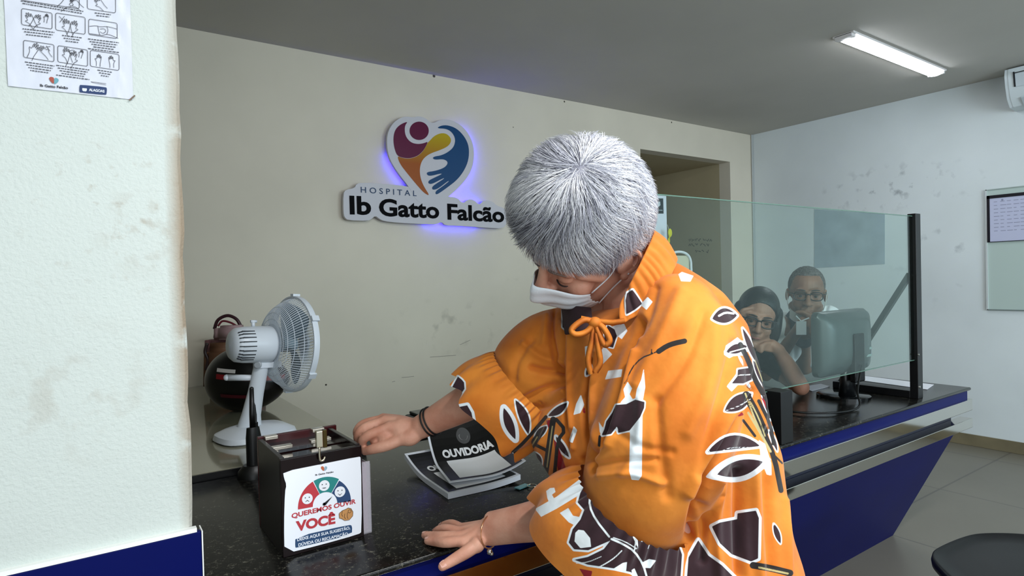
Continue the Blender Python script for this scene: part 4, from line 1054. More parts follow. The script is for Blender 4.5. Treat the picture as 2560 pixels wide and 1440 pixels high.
# legs down to the floor
hipL, hipR = dep(1775, 1520, 1.06), dep(1650, 1520, 1.20)
for hpnt, dx in ((hipL, .02), (hipR, -.0)):
    kn = np.array([hpnt[0] + .0, hpnt[1] + .02, .46]); an = np.array([hpnt[0] + .01, hpnt[1] - .02, .08])
    limb(b, [(hpnt, .095), (kn, .062), ((kn + an) / 2 + np.array([.0, -.01, .02]), .056), (an, .036)])
    limb(b, [(an, .038), (an + np.array([-.06, .04, -.035]), .036), (an + np.array([-.15, .09, -.05]), .026)])
me = sculpt('body', b, .0026, smooth=5)
body = link('body', me, skin_mat('woman_skin', '#cf9c85', '#bb8069'), woman, smooth=True)
M_nail = mat('fingernail', '#d6a596', .3)
def nail(root, tipA, tipB, nrm, w=.0058, l=.0105):
    d = tipA - tipB; d /= np.linalg.norm(d); nrm = np.array(nrm, float); nrm -= d * (nrm @ d); nrm /= np.linalg.norm(nrm); sd = np.cross(d, nrm)
    b = MB(); vs = []
    c = tipA - d * .0015 + nrm * .0006
    for i in range(7):
        for j in range(5):
            u = (j / 4 - .5) * 2; t = i / 6
            ww_ = w * (1 - .25 * t ** 3)
            vs.append(c + d * (t * l - l * .5) + sd * u * ww_ + nrm * (.0078 * math.sqrt(max(0, 1 - (u * .72) ** 2)) + .0004 - .001 * t))
    b.add(vs, [(i * 5 + j, i * 5 + j + 1, (i + 1) * 5 + j + 1, (i + 1) * 5 + j) for i in range(6) for j in range(4)])
    return b.build('fingernail', M_nail, root, smooth=True)
for k in ('idx', 'mid', 'rng', 'pky', 'thb'):
    A_, B_ = lf[k][-1], lf[k][-2]
    nail(woman, A_, B_, (0, 0, 1) if k != 'thb' else ZZ * .8 - FW * .5, w=.0075 if k == 'thb' else .006)
# lowered eyelids: lash lines and brows
M_lash = mat('dark_lash', '#2a1a18', .6)
for s_ in (1, -1):
    b = MB(); pts = [hp(.0895 - .2 * abs(t) * .06 - (.010 if t > .5 else 0) * 1, -.0105 - .002 * math.cos(t * 3), s_ * (.031 + t * .017)) for t in np.linspace(-1, 1, 9)]
    P_ = []
    for t in np.linspace(-1, 1, 11):
        a_ = t * .95
        P_.append(hp(.076 + .0163 * math.cos(a_) * .97, -.010 - .0015 * (1 - t * t), s_ * (.031 + .0172 * math.sin(a_))))
    b.tube(P_, [.0009] + [.0016] * 9 + [.0008], n=6); b.build('eyelash', M_lash, woman, smooth=True)
    b = MB(); b.tube([hp(.0965 - .007 * t * t * 1.6, .020 + .004 * math.sin(t * 2.4), s_ * (.013 + t * .036)) for t in np.linspace(0, 1, 8)], [.0012, .0024, .0026, .0026, .0024, .002, .0016, .0008], n=6)
    b.build('eyebrow', mat('brow_grey_brown', '#6e5a52', .8), woman, smooth=True)

# ---------------------------------------------------------------- face mask
b = MB(); NU, NV = 44, 26; vs = []
for i in range(NU + 1):
    s_ = -1 + 2 * i / NU; a_ = s_ * math.radians(66 if s_ > 0 else 50)
    for j in range(NV + 1):
        t = j / NV; e = abs(s_) ** 1.6
        ut = -.006 - (.036 if s_ > 0 else .062) * e; ub = -.124 + .040 * e; u = ut + (ub - ut) * t
        nose = math.exp(-(s_ / .22) ** 2) * math.exp(-((t - .22) / .30) ** 2) * .020
        chin_ = .104 - .030 * t ** 2.2 
        rf2 = (chin_ + .006) * (1 - (.12 * abs(s_) if s_ < 0 else 0)) + .010 * math.sin(math.pi * min(1, t * 1.1))
        f = rf2 * math.cos(a_) ** .85 * .92 + .012 + nose; l = .074 * math.sin(a_)
        pl = .0016 * math.sin(t * 2 * math.pi * 4.0) * (1 - .3 * e) + .0012 * math.sin(s_ * 9 + t * 4)
        vs.append(hp(f + pl, u, l))
b.add(vs, [(i * (NV + 1) + j, i * (NV + 1) + j + 1, (i + 1) * (NV + 1) + j + 1, (i + 1) * (NV + 1) + j) for i in range(NU) for j in range(NV)])
M_mask = mat('mask_white_cloth', '#dfe3e8', .8, bump=.15, bscale=300)
mk = b.build('face_mask', M_mask, woman, smooth=True); md = mk.modifiers.new('t', 'SOLIDIFY'); md.thickness = .0015
for s_ in (1, -1):
    a_ = math.radians(66 if s_ > 0 else 50); ls_ = .074 * math.sin(a_) * s_ * .99
    top = hp(.012 + .104 * math.cos(a_) ** .85 * .92, -.042, ls_); bot = hp(.012 + .08 * math.cos(a_) ** .85 * .92, -.088, ls_)
    b = MB()
    b.tube(catmull([top, hp(.022, -.022, s_ * .076), hp(.004, .006, s_ * .083), hp(-.012, .016, s_ * .088)], 6), .0014, n=6)
    b.tube(catmull([bot, hp(.020, -.068, s_ * .073), hp(.002, -.046, s_ * .083), hp(-.012, -.035, s_ * .089)], 6), .0014, n=6)
    b.build('ear_loop', M_mask, mk, smooth=True)

# ---------------------------------------------------------------- hair
HHC = dep(1450, 522, 1.165)
RX, RY, RZ = .133, .134, .158
wd_ = cam3(-.12, .44, .88); wd_ /= np.linalg.norm(wd_)
rngn = np.random.default_rng(11)
def shell(d, k=1.0):
    """point on the hair volume in direction d (camera-aligned ellipsoid with a fuller fringe)"""
    r = d @ XR; v = d @ UR; c = d @ (-FW)
    return HHC + (XR * r * RX + UR * v * RY - FW * c * RZ) * k
cap = MB(); 
ell(cap, HHC, 1, 1, 1, A=XR * RX * .86, B=UR * RY * .86, C=-FW * RZ * .84, s=1.0, n=40, m=30)
capme = sculpt('hair', cap, .006, smooth=2)
cv = arr_v(capme); 
rel = cv - HHC; fdir = hf; 
# cut the cap where the face and ear are: pull those points inside the head
ang = (rel / np.linalg.norm(rel, axis=1)[:, None]) @ fdir
kk_ = np.clip((ang - .45) / .25, 0, 1); hh_ = cv - HC; cf_ = hh_ @ hf / HS; cu_ = hh_ @ hu / HS; kk2_ = np.clip((cf_ + .01) / .02, 0, 1) * np.clip((.035 - cu_) / .02, 0, 1); kk_ = np.maximum(kk_, kk2_ * 1.5); cv = HHC + rel * (1 - .35 * kk_)[:, None]; set_v(capme, cv)
mhair = bpy.data.materials.new('grey_hair'); mhair.use_nodes = True; nt = mhair.node_tree; bs = nt.nodes['Principled BSDF']
at = nt.nodes.new('ShaderNodeAttribute'); at.attribute_name = 'tone'
rp_ = nt.nodes.new('ShaderNodeValToRGB'); rp_.color_ramp.elements[0].color = hexc('#5e5b68'); rp_.color_ramp.elements[1].color = hexc('#ffffff')
rp_.color_ramp.elements[0].position = 0; rp_.color_ramp.elements[1].position = 1; e = rp_.color_ramp.elements.new(.45); e.color = hexc('#c3c4d0')
nt.links.new(at.outputs['Fac'], rp_.inputs[0]); nt.links.new(rp_.outputs[0], bs.inputs['Base Color']); bs.inputs['Roughness'].default_value = .42; bs.inputs['Specular IOR Level'].default_value = .45

NST = 20000; SEG = 7
# strand roots around the whorl
cosmax = math.cos(math.radians(126)); z_ = rngn.uniform(cosmax, 1, NST); th = rngn.uniform(0, 2 * math.pi, NST)
ua = np.cross(wd_, XR); ua /= np.linalg.norm(ua); va = np.cross(wd_, ua)
def noise1(x, seed=0): return np.sin(x * 12.9898 + seed) 
allv = []; tone = []
phi = np.arccos(z_)
keep = np.ones(NST, bool)
for it in range(1): pass
cl_th = np.round(th * 24 / (2 * math.pi) * (0.35 + np.sin(phi))) ; cl_id = cl_th * 7.31 + np.round(phi * 6) * 3.17
jit = np.sin(cl_id * 43.7) ; jit2 = np.sin(cl_id * 17.3 + 2)
length = rngn.uniform(.48, .85, NST) * (.75 + .25 * np.minimum(1, phi))       # in radians over the head
lift0 = rngn.uniform(.80, 1.0, NST)
tips = rngn.uniform(-.01, .06, NST) + .035 * np.abs(jit)
rad_ = rngn.uniform(.00034, .00070, NST)
tn = np.clip(.70 - .17 * phi + .24 * jit + rngn.normal(0, .23, NST), 0.02, 1)
rings_ = []; good = None
prevd = None
for sgi in range(SEG + 1):
    t = sgi / SEG
    ph = phi + length * t * (1 - .12 * t); tt = th + (.30 * jit + rngn.uniform(-.02, .02, NST) * 0) * t * .8 + .18 * t * np.sin(th * 2 + 1)
    d = (np.cos(ph)[:, None] * wd_ + np.sin(ph)[:, None] * (np.cos(tt)[:, None] * ua + np.sin(tt)[:, None] * va))
    k = (lift0 + (1.0 - lift0) * min(1, t * 1.6)) + tips * t ** 1.5 * 1.1 - .02 * (1 - t)
    r = d @ XR; v = d @ UR; c = d @ (-FW)
    # the lower ends fall straighter and tuck in slightly towards the nape and fringe
    P_ = HHC + (np.outer(r * RX, XR) + np.outer(v * RY, UR) + np.outer(-c * RZ, FW)) * k[:, None]
    rings_.append(P_)
R_ = np.array(rings_)                      # SEG+1, N, 3
# leave the face and the ear free
tipd = (R_[-1] - HC); hfv = (R_ - HC)
lf_ = np.einsum('snk,k->sn', hfv, hf) / HS; lu_ = np.einsum('snk,k->sn', hfv, hu) / HS; ll_ = np.einsum('snk,k->sn', hfv, hl) / HS
inface = (lf_ > .040) & (lu_ < .006 + .008 * np.abs(jit)[None, :]) 
inear = (lf_ > -.030) & (lf_ < .018) & (lu_ < .000) & (np.abs(ll_) > .05)
side = (lf_ > .018) & (lu_ < -.022 + .016 * np.abs(jit)[None, :])
low = (lu_ < -.062)
bad = (inface | inear | side | low)
firstbad = np.where(bad.any(0), bad.argmax(0), SEG + 1)
ok = firstbad >= 3
R_ = R_[:, ok]; firstbad = firstbad[ok]; rad_ = rad_[ok]; tn = tn[ok]; M_ = R_.shape[1]
# strands that would cross the face are trimmed short of it
tpar = np.linspace(0, 1, SEG + 1); scale_ = np.minimum(1.0, (firstbad - 1) / SEG)
RR_ = np.empty_like(R_)
for sgi in range(SEG + 1):
    x = tpar[sgi] * scale_ * SEG; i0 = np.clip(np.floor(x).astype(int), 0, SEG - 1); fr_ = (x - i0)[:, None]; idx = np.arange(M_)
    RR_[sgi] = R_[i0, idx] * (1 - fr_) + R_[i0 + 1, idx] * fr_
R_ = RR_
T = np.gradient(R_, axis=0); T /= np.linalg.norm(T, axis=2)[:, :, None] + 1e-9
U_ = np.cross(T, R_ - HHC); U_ /= np.linalg.norm(U_, axis=2)[:, :, None] + 1e-9; W_ = np.cross(T, U_)
taper = np.array([1.0, 1.0, 1, .95, .85, .7, .5, .12])[:, None, None]
V3 = []
for k in range(3):
    a_ = 2 * math.pi * k / 3; V3.append(R_ + (U_ * math.cos(a_) + W_ * math.sin(a_)) * rad_[None, :, None] * taper)
V3 = np.array(V3)                            # 3, S, N, 3
V3 = V3.transpose(2, 1, 0, 3).reshape(-1, 3)  # N, S, 3
base_ = (np.arange(M_) * (SEG + 1) * 3)[:, None, None]
si = np.arange(SEG)[None, :, None] * 3; kk2 = np.arange(3)[None, None, :]
a0 = base_ + si + kk2; a1 = base_ + si + (kk2 + 1) % 3
quads = np.stack([a0, a1, a1 + 3, a0 + 3], -1).reshape(-1, 4)
ncap = len(capme.vertices); capf = [tuple(p.vertices) for p in capme.polygons]
hm_ = bpy.data.meshes.new('hair')
hv = np.vstack([arr_v(capme), V3]); nf = len(quads)
hm_.from_pydata(hv.tolist(), [], capf + (quads + ncap).tolist())
at_ = hm_.attributes.new('tone', 'FLOAT', 'POINT'); vals = np.concatenate([np.full(ncap, .22), np.repeat(tn, (SEG + 1) * 3)]).astype(np.float32); at_.data.foreach_set('value', vals)
link('hair', hm_, mhair, woman, smooth=True); bpy.data.meshes.remove(capme)

# ---------------------------------------------------------------- printed tunic
def c6(L): return [(1100 + x / 2.0574, 740 + y / 2.0574) for x, y in L]
def leaf(a, b_, wl, wr, n=12, pw=.85):
    """pointed leaf from a to b_, bulging wl to one side and wr to the other"""
    a = np.array(a, float); b_ = np.array(b_, float); d = b_ - a; L_ = np.linalg.norm(d); nn = np.array([d[1], -d[0]]) / L_
    up = [tuple(a + d * t + nn * wl * math.sin(math.pi * t) ** pw) for t in np.linspace(0, 1, n)]
    dn = [tuple(a + d * t - nn * wr * math.sin(math.pi * t) ** pw) for t in np.linspace(1, 0, n)]
    return up + dn[1:-1]
PR_BROWN = [  # leaf shapes with a white outline: (outline width in px, points)
 (3.5, [(1052, 545), (1005, 533), (958, 556), (905, 560), (886, 600), (855, 645), (845, 685), (830, 718), (880, 710), (914, 666), (916, 705), (975, 692), (1030, 622), (1050, 575)]),
 (5, leaf((1400, 117), (1528, 100), 46, 30)),
 (6, leaf((1472, 288), (1580, 258), 26, 22)),
 (4, [(1500, 450), (1530, 412), (1532, 378), (1600, 368), (1604, 430), (1560, 450)]),
 (4, leaf((1464, 592), (1604, 500), 34, 40)),
 (6, leaf((1376, 804), (1648, 772), 72, 0)),
 (13, leaf((1424, 918), (1662, 852), 40, 42)),
 (7, [(1398, 1186), (1440, 1165), (1528, 1148), (1530, 1118), (1625, 1104), (1640, 1142), (1636, 1350), (1600, 1366), (1500, 1328), (1440, 1272)]),
 (7, [(1268, 1480), (1278, 1345), (1328, 1256), (1380, 1335), (1450, 1385), (1545, 1480)]),
 (3.5, [(630, 40), (748, 40), (748, 110), (704, 152), (664, 190), (630, 160)]),
 (3, [(862, 150), (898, 172), (910, 205), (890, 266), (845, 256), (845, 200)]),
 (4, [(955, 25), (962, -12), (990, -30), (1038, 40), (1000, 72), (960, 95)]),
 (4, leaf((555, 618), (655, 548), 12, 26)),
 (5, leaf((596, 722), (664, 830), 12, 18)),
 (3, leaf((486, 735), (552, 668), 20, 16)),
 (4, leaf((1556, 165), (1628, 345), 16, 12)),
 (3, leaf((1716, 1170), (1752, 1275), 14, 14)),
 (3, leaf((470, 800), (520, 880), 26, 18)),
 (3, leaf((1610, 330), (1668, 470), 18, 10)), (3, leaf((1655, 500), (1705, 640), 16, 8)),
 (3, leaf((1690, 690), (1735, 800), 14, 6)),
 (4, leaf((775, 355), (752, 410), 14, 10)),
]
PR_CUFF_R = [
 (4, [(56, 480), (92, 414), (112, 430), (124, 445), (126, 478), (88, 532), (58, 515)]),
 (7, [(100, 570), (140, 562), (162, 600), (172, 650), (208, 725), (150, 665)]),
 (9, leaf((328, 575), (388, 738), 20, 26)),
 (4, leaf((388, 535), (455, 712), 34, 14)),
]
PR_CUFF_L = [
 (5, [(752, 958), (800, 1000), (900, 1042), (1000, 1090), (1080, 1170), (1215, 1245), (1245, 1330), (1235, 1480), (1100, 1500), (980, 1420), (900, 1402), (760, 1382), (690, 1357), (760, 1342), (842, 1302), (876, 1258), (762, 1308), (690, 1303), (662, 1268), (682, 1200), (722, 1150), (742, 1100), (708, 1062), (722, 1012)]),
]
PR_WHITE = [
 [(978, 668), (1042, 590), (1038, 925), (1022, 948), (985, 945), (973, 900)],
 [(1048, 368), (1056, 470), (1042, 545), (1002, 540), (1012, 480), (1035, 430)],
 [(965, 440), (988, 475), (975, 505), (1000, 545), (925, 568), (930, 545), (952, 520), (943, 480)],
 [(816, 645), (845, 690), (838, 730), (822, 700)],
 [(1068, 4), (1094, 30), (1062, 72), (1031, 45)],
 [(1226, -112), (1244, -124), (1304, -104), (1288, -74), (1240, -76)],
 [(725, 505), (700, 555), (686, 612), (722, 602), (742, 560)],
 [(662, 748), (688, 668), (706, 690), (682, 756)],
 [(865, 384), (938, 376), (932, 416), (848, 430)],
 [(878, 160), (944, 136), (964, 180), (935, 222), (905, 200)],
 [(845, 258), (886, 300), (832, 356), (815, 300)],
 [(1460, 302), (1470, 255), (1530, 212), (1548, 228), (1582, 235), (1590, 262), (1572, 308), (1520, 304), (1488, 320)],
 leaf((1364, 932), (1705, 838), 66, 62),
 [(1640, 740), (1672, 760), (1704, 860), (1706, 925), (1680, 918), (1650, 840)],
 [(1474, 465), (1530, 392), (1535, 455), (1500, 492)],
 leaf((1622, 432), (1664, 376), 10, 14), leaf((1575, 440), (1600, 480), 8, 8), leaf((1530, 300), (1560, 360), 10, 4), leaf((1700, 660), (1722, 700), 5, 8),
 [(745, 260), (770, 255), (765, 310), (748, 330)],
]
PR_WHITE_CL = [
 [(488, 1095), (600, 1032), (715, 945), (748, 965), (715, 1024), (600, 1094), (520, 1136)],
 [(546, 1003), (566, 988), (588, 986), (594, 1008), (576, 1022), (592, 1050), (562, 1064), (552, 1040)],
 [(728, 880), (750, 855), (777, 846), (785, 882), (755, 910), (752, 945), (735, 965), (712, 932), (742, 905)],
 [(616, 1116), (660, 1090), (684, 1130), (724, 1138), (702, 1184), (662, 1164)],
]
PR_CREAM = [  # white drawing on the dark leaf of the near cuff
 [(696, 1218), (712, 1202), (740, 1206), (772, 1245), (777, 1290), (722, 1297), (692, 1262)],
 [(864, 1032), (908, 1068), (922, 1170), (900, 1178), (880, 1100)],
 [(1006, 1096), (1030, 1108), (1012, 1190), (1020, 1300), (992, 1240)],
 [(1022, 1208), (1050, 1220), (1040, 1266), (1020, 1250)],
 [(1038, 1372), (1075, 1353), (1112, 1360), (1082, 1400), (1043, 1397)],
 [(885, 1407), (940, 1373), (962, 1368), (957, 1416)],
 leaf((1045, 1235), (1112, 1188), 10, 12), [(985, 1410), (1000, 1400), (1022, 1450), (990, 1450)],
]
PR_CREAM_L = [([(760, 965), (772, 1020), (768, 1080), (800, 1150), (870, 1238)], 5), ([(776, 968), (800, 1012)], 4), ([(882, 1250), (940, 1275), (1000, 1312), (1045, 1380), (1065, 1450)], 5), ([(892, 1243), (950, 1262), (1012, 1300)], 2.5), ([(812, 1398), (860, 1372), (900, 1345), (935, 1310)], 3), ([(1000, 1310), (1010, 1230)], 3), ([(700, 1375), (760, 1370), (830, 1340)], 2), ([(1090, 1240), (1070, 1300)], 1.5),
 ([(1435, 102), (1468, 84), (1510, 90)], 5), ([(1520, 408), (1595, 404)], 2.5), ([(1475, 588), (1540, 566), (1596, 530)], 2.5), ([(1490, 290), (1568, 268)], 3), ([(1440, 800), (1500, 778), (1600, 780)], 2)]
PR_BLACK_L = [([(950, 450), (962, 430), (985, 372), (1035, 318), (1090, 298), (1130, 280)], 3.5), ([(1125, 285), (1165, 258), (1205, 243), (1258, 232)], 13), ([(1088, 275), (1086, 300)], 3),
 ([(1545, 250), (1590, 340), (1615, 420), (1660, 500)], 13), ([(1575, 510), (1625, 600), (1668, 700)], 20), ([(1665, 700), (1720, 830), (1754, 1000)], 13), ([(1610, 270), (1665, 440), (1695, 620)], 9), ([(1640, 540), (1700, 660), (1716, 760)], 9),
 ([(1610, 1385), (1700, 1400), (1800, 1425)], 17), ([(375, 805), (440, 745), (545, 622)], 9), ([(540, 925), (558, 800), (582, 635)], 15), ([(430, 850), (470, 770), (520, 700)], 16), ([(598, 635), (646, 690), (605, 740), (588, 930)], 9), ([(822, 722), (818, 770)], 7), ([(1560, 640), (1620, 720)], 7), ([(480, 760), (560, 800)], 8), ([(1700, 800), (1760, 860)], 5)]
PR_GREY_L = [([(1570, 500), (1610, 610), (1650, 700)], 4), ([(1598, 545), (1645, 640), (1672, 720)], 3.5), ([(1585, 600), (1640, 690), (1700, 800)], 6), ([(550, 880), (566, 760), (578, 670)], 3), ([(1640, 1396), (1790, 1428)], 5), ([(445, 815), (500, 725)], 3.5), ([(390, 800), (470, 725)], 2), ([(1620, 330), (1660, 440)], 2)]
PR_RED = [[(1520, 626), (1552, 596), (1564, 612)], [(585, 735), (605, 760), (654, 905), (612, 914), (598, 860)], [(545, 640), (574, 636), (560, 690)], [(733, 595), (742, 555), (750, 612)], [(1376, 785), (1414, 738), (1392, 775)], [(716, 1402), (784, 1415), (774, 1455), (742, 1445)], [(1645, 510), (1676, 545), (1694, 610)]]

def cloth_material():
    m = bpy.data.materials.new('orange_leaf_print_cloth'); m.use_nodes = True; nt = m.node_tree; bs = nt.nodes['Principled BSDF']
    bs.inputs['Roughness'].default_value = .72; bs.inputs['Specular IOR Level'].default_value = .25; bs.inputs['Sheen Weight'].default_value = .15
    tc = nt.nodes.new('ShaderNodeTexCoord'); n = nt.nodes.new('ShaderNodeTexNoise'); n.inputs['Scale'].default_value = 7; n.inputs['Detail'].default_value = 5
    nt.links.new(tc.outputs['Object'], n.inputs['Vector'])
    r = nt.nodes.new('ShaderNodeValToRGB'); r.color_ramp.elements[0].position = .35; r.color_ramp.elements[0].color = hexc('#c56a18'); r.color_ramp.elements[1].position = .62; r.color_ramp.elements[1].color = hexc('#e28a30')
    nt.links.new(n.outputs['Fac'], r.inputs[0])
    n3 = nt.nodes.new('ShaderNodeTexNoise'); n3.inputs['Scale'].default_value = 4.2; n3.inputs['Detail'].default_value = 4; nt.links.new(tc.outputs['Object'], n3.inputs['Vector'])
    m3 = nt.nodes.new('ShaderNodeMapRange'); m3.inputs[1].default_value = .50; m3.inputs[2].default_value = .72; m3.inputs[4].default_value = .75; nt.links.new(n3.outputs['Fac'], m3.inputs[0])
    x3 = nt.nodes.new('ShaderNodeMix'); x3.data_type = 'RGBA'; x3.inputs[7].default_value = hexc('#a5561a'); nt.links.new(m3.outputs[0], x3.inputs[0]); nt.links.new(r.outputs[0], x3.inputs[6]); src = x3.outputs[2]
    for nm, col in (('p_black_low', '#1d1a1b'), ('p_white', '#dfe6ea'), ('p_brown', '#2f1a20'), ('p_red', '#8c1220'), ('p_black', '#1f1b1a'), ('p_grey', '#a79a6a'), ('p_cream', '#e2e8ea')):
        a = nt.nodes.new('ShaderNodeAttribute'); a.attribute_name = nm
        mr = nt.nodes.new('ShaderNodeMapRange'); mr.inputs[1].default_value = .6; mr.inputs[2].default_value = -.6
        nt.links.new(a.outputs['Fac'], mr.inputs[0])
        mx = nt.nodes.new('ShaderNodeMix'); mx.data_type = 'RGBA'; mx.inputs[7].default_value = hexc(col)
        nt.links.new(mr.outputs[0], mx.inputs[0]); nt.links.new(src, mx.inputs[6]); src = mx.outputs[2]
    nt.links.new(src, bs.inputs['Base Color'])
    n2 = nt.nodes.new('ShaderNodeTexNoise'); n2.inputs['Scale'].default_value = 26; n2.inputs['Detail'].default_value = 3
    nt.links.new(tc.outputs['Object'], n2.inputs['Vector'])
    bp = nt.nodes.new('ShaderNodeBump'); bp.inputs['Strength'].default_value = .35; bp.inputs['Distance'].default_value = .006
    nt.links.new(n2.outputs['Fac'], bp.inputs['Height']); nt.links.new(bp.outputs[0], bs.inputs['Normal'])
    return m
M_cloth = cloth_material()

def print_cloth(me, brown=(), white=(), cream=(), cream_l=(), black_l=(), grey_l=(), red=()):
    V = arr_v(me); P = project(V); N_ = len(V); far = np.full(N_, 50.0)
    br_ = far.copy(); wh = far.copy(); cr = far.copy(); bl = far.copy(); gr = far.copy(); rd = far.copy()
    for w, L in brown:
        d = poly_sdf(P, c6(L), 30); br_ = np.minimum(br_, d); wh = np.minimum(wh, d - w)
    for L in white: wh = np.minimum(wh, poly_sdf(P, c6(L)))
    for L in cream: cr = np.minimum(cr, poly_sdf(P, c6(L)))
    for L in red: rd = np.minimum(rd, poly_sdf(P, c6(L)))
    for L, w in cream_l: cr = np.minimum(cr, line_dist(P, smooth_poly(c6(L), 1, closed=False), 20) - w / 2)
    for L, w in black_l: bl = np.minimum(bl, line_dist(P, smooth_poly(c6(L), 1, closed=False), 30) - w / 2)
    for L, w in grey_l: gr = np.minimum(gr, line_dist(P, smooth_poly(c6(L), 1, closed=False), 20) - w / 2)
    for nm, a in (('p_black_low', far), ('p_white', wh), ('p_brown', br_), ('p_red', rd), ('p_black', bl), ('p_grey', gr), ('p_cream', cr)):
        at = me.attributes.new(nm, 'FLOAT', 'POINT'); at.data.foreach_set('value', np.clip(a, -50, 50).astype(np.float32))

# the tunic body with the upper sleeves
TH = math.radians(34); MAJ = XR * math.cos(TH) - FW * math.sin(TH); MIN = XR * math.sin(TH) + FW * math.cos(TH)
def torso_ring(y, L, R, d, bmin, n=48):
    c = dep((L + R) / 2, y, d); w = (R - L) / 2 / F_PX * d
    a = math.sqrt(max(1e-5, w * w - (bmin * math.sin(TH)) ** 2)) / math.cos(TH)
    return [c + MAJ * a * math.cos(2 * math.pi * k / n) + MIN * bmin * math.sin(2 * math.pi * k / n) for k in range(n)]
rows = [(655, 1640, 1692, 1.20, .02), (690, 1615, 1746, 1.20, .045), (730, 1585, 1798, 1.19, .07), (768, 1530, 1824, 1.19, .10), (806, 1400, 1836, 1.20, .12), (840, 1388, 1844, 1.20, .14), (900, 1392, 1865, 1.20, .15), (960, 1385, 1876, 1.20, .16),
        (1030, 1345, 1886, 1.20, .17), (1100, 1315, 1902, 1.20, .17), (1160, 1345, 1912, 1.20, .17), (1220, 1385, 1926, 1.19, .17), (1300, 1420, 1946, 1.18, .18), (1380, 1440, 1972, 1.17, .18), (1460, 1450, 1988, 1.16, .19), (1620, 1470, 2032, 1.15, .20), (1900, 1500, 2082, 1.13, .21)]
b = MB(); rg_ = [torso_ring(*r) for r in rows]; n = 48
vs = [p for r in rg_ for p in r]
b.add(vs, [(i * n + k, i * n + (k + 1) % n, (i + 1) * n + (k + 1) % n, (i + 1) * n + k) for i in range(len(rg_) - 1) for k in range(n)] + [tuple(range(n - 1, -1, -1)), tuple((len(rg_) - 1) * n + k for k in range(n))])
limb(b, [(dep(1690, 790, 1.11), .080), (dep(1705, 870, 1.075), .100), (dep(1692, 980, 1.05), .112), (dep(1660, 1080, 1.035), .115), (dep(1622, 1180, 1.04), .112), (dep(1592, 1240, 1.05), .100)], n=32)
limb(b, [(dep(1440, 842, 1.33), .075), (dep(1380, 880, 1.31), .092), (dep(1330, 925, 1.30), .092), (dep(1312, 948, 1.30), .082)], n=32)
ME_T = sculpt('tunic', b, .0085, smooth=9, sub=2)
rr_ = random.Random(5)
FOLD = [
 ([(1600, 800), (1570, 870), (1540, 1000), (1500, 1110), (1462, 1150)], 9, -.010), ([(1585, 880), (1556, 1000), (1520, 1110)], 10, .006),
 ([(1880, 980), (1820, 1090), (1760, 1200), (1728, 1340)], 12, -.022), ([(1850, 980), (1780, 1110), (1720, 1230)], 16, .010), ([(1835, 860), (1800, 1000), (1745, 1180)], 12, -.005),
 ([(1408, 800), (1404, 900), (1412, 1020), (1416, 1130)], 5, -.006), ([(1424, 830), (1420, 980), (1432, 1120)], 6, .004), ([(1478, 900), (1460, 980), (1462, 1080), (1480, 1180)], 6, -.009), ([(1492, 880), (1476, 1000), (1490, 1120)], 8, .005),
 ([(1384, 770), (1375, 830), (1388, 900), (1402, 960)], 6, -.010), ([(1368, 790), (1358, 860)], 9, .004),
 ([(1404, 925), (1370, 930), (1330, 918)], 8, -.008), ([(1404, 955), (1360, 975), (1310, 1000)], 9, -.008), ([(1400, 990), (1370, 1010), (1335, 1020)], 8, -.006), ([(1404, 905), (1350, 895), (1310, 860)], 9, .004), ([(1330, 850), (1290, 900), (1285, 950)], 9, -.004),
 ([(1640, 720), (1620, 800), (1600, 830)], 10, -.004), ([(1700, 730), (1650, 850), (1590, 960)], 16, .004), ([(1760, 780), (1720, 900), (1640, 1000)], 14, -.004), ([(1790, 820), (1780, 960), (1720, 1080)], 18, .004),
 ([(1900, 900), (1880, 1000), (1860, 1080)], 8, -.006), ([(1915, 960), (1905, 1060)], 7, .005),
 ([(1930, 1080), (1920, 1200), (1935, 1420)], 12, -.010), ([(1850, 1180), (1845, 1300), (1850, 1440)], 14, -.012), ([(1885, 1150), (1890, 1300), (1900, 1440)], 12, .007), ([(1800, 1200), (1790, 1320), (1800, 1440)], 12, .007), ([(1765, 1270), (1755, 1400)], 9, -.009), ([(1965, 1250), (1970, 1440)], 9, .006),
 ([(1430, 1080), (1400, 1140), (1390, 1190)], 7, -.006), ([(1380, 1050), (1350, 1110), (1345, 1170)], 7, .005), ([(1540, 1080), (1600, 1120), (1680, 1130)], 10, -.003), ([(1500, 1190), (1580, 1180), (1660, 1210)], 9, .004), ([(1475, 1165), (1560, 1150), (1640, 1150)], 8, -.004),
 ([(1640, 1000), (1650, 1120), (1670, 1240)], 14, -.004), ([(1600, 1000), (1600, 1100), (1560, 1180)], 12, .003),
]
folds(ME_T, FOLD)
print_cloth(ME_T, PR_BROWN + PR_CUFF_R[2:], PR_WHITE, (), PR_CREAM_L[-5:], PR_BLACK_L, PR_GREY_L, PR_RED)
tunic = link('tunic', ME_T, M_cloth, woman, smooth=True)

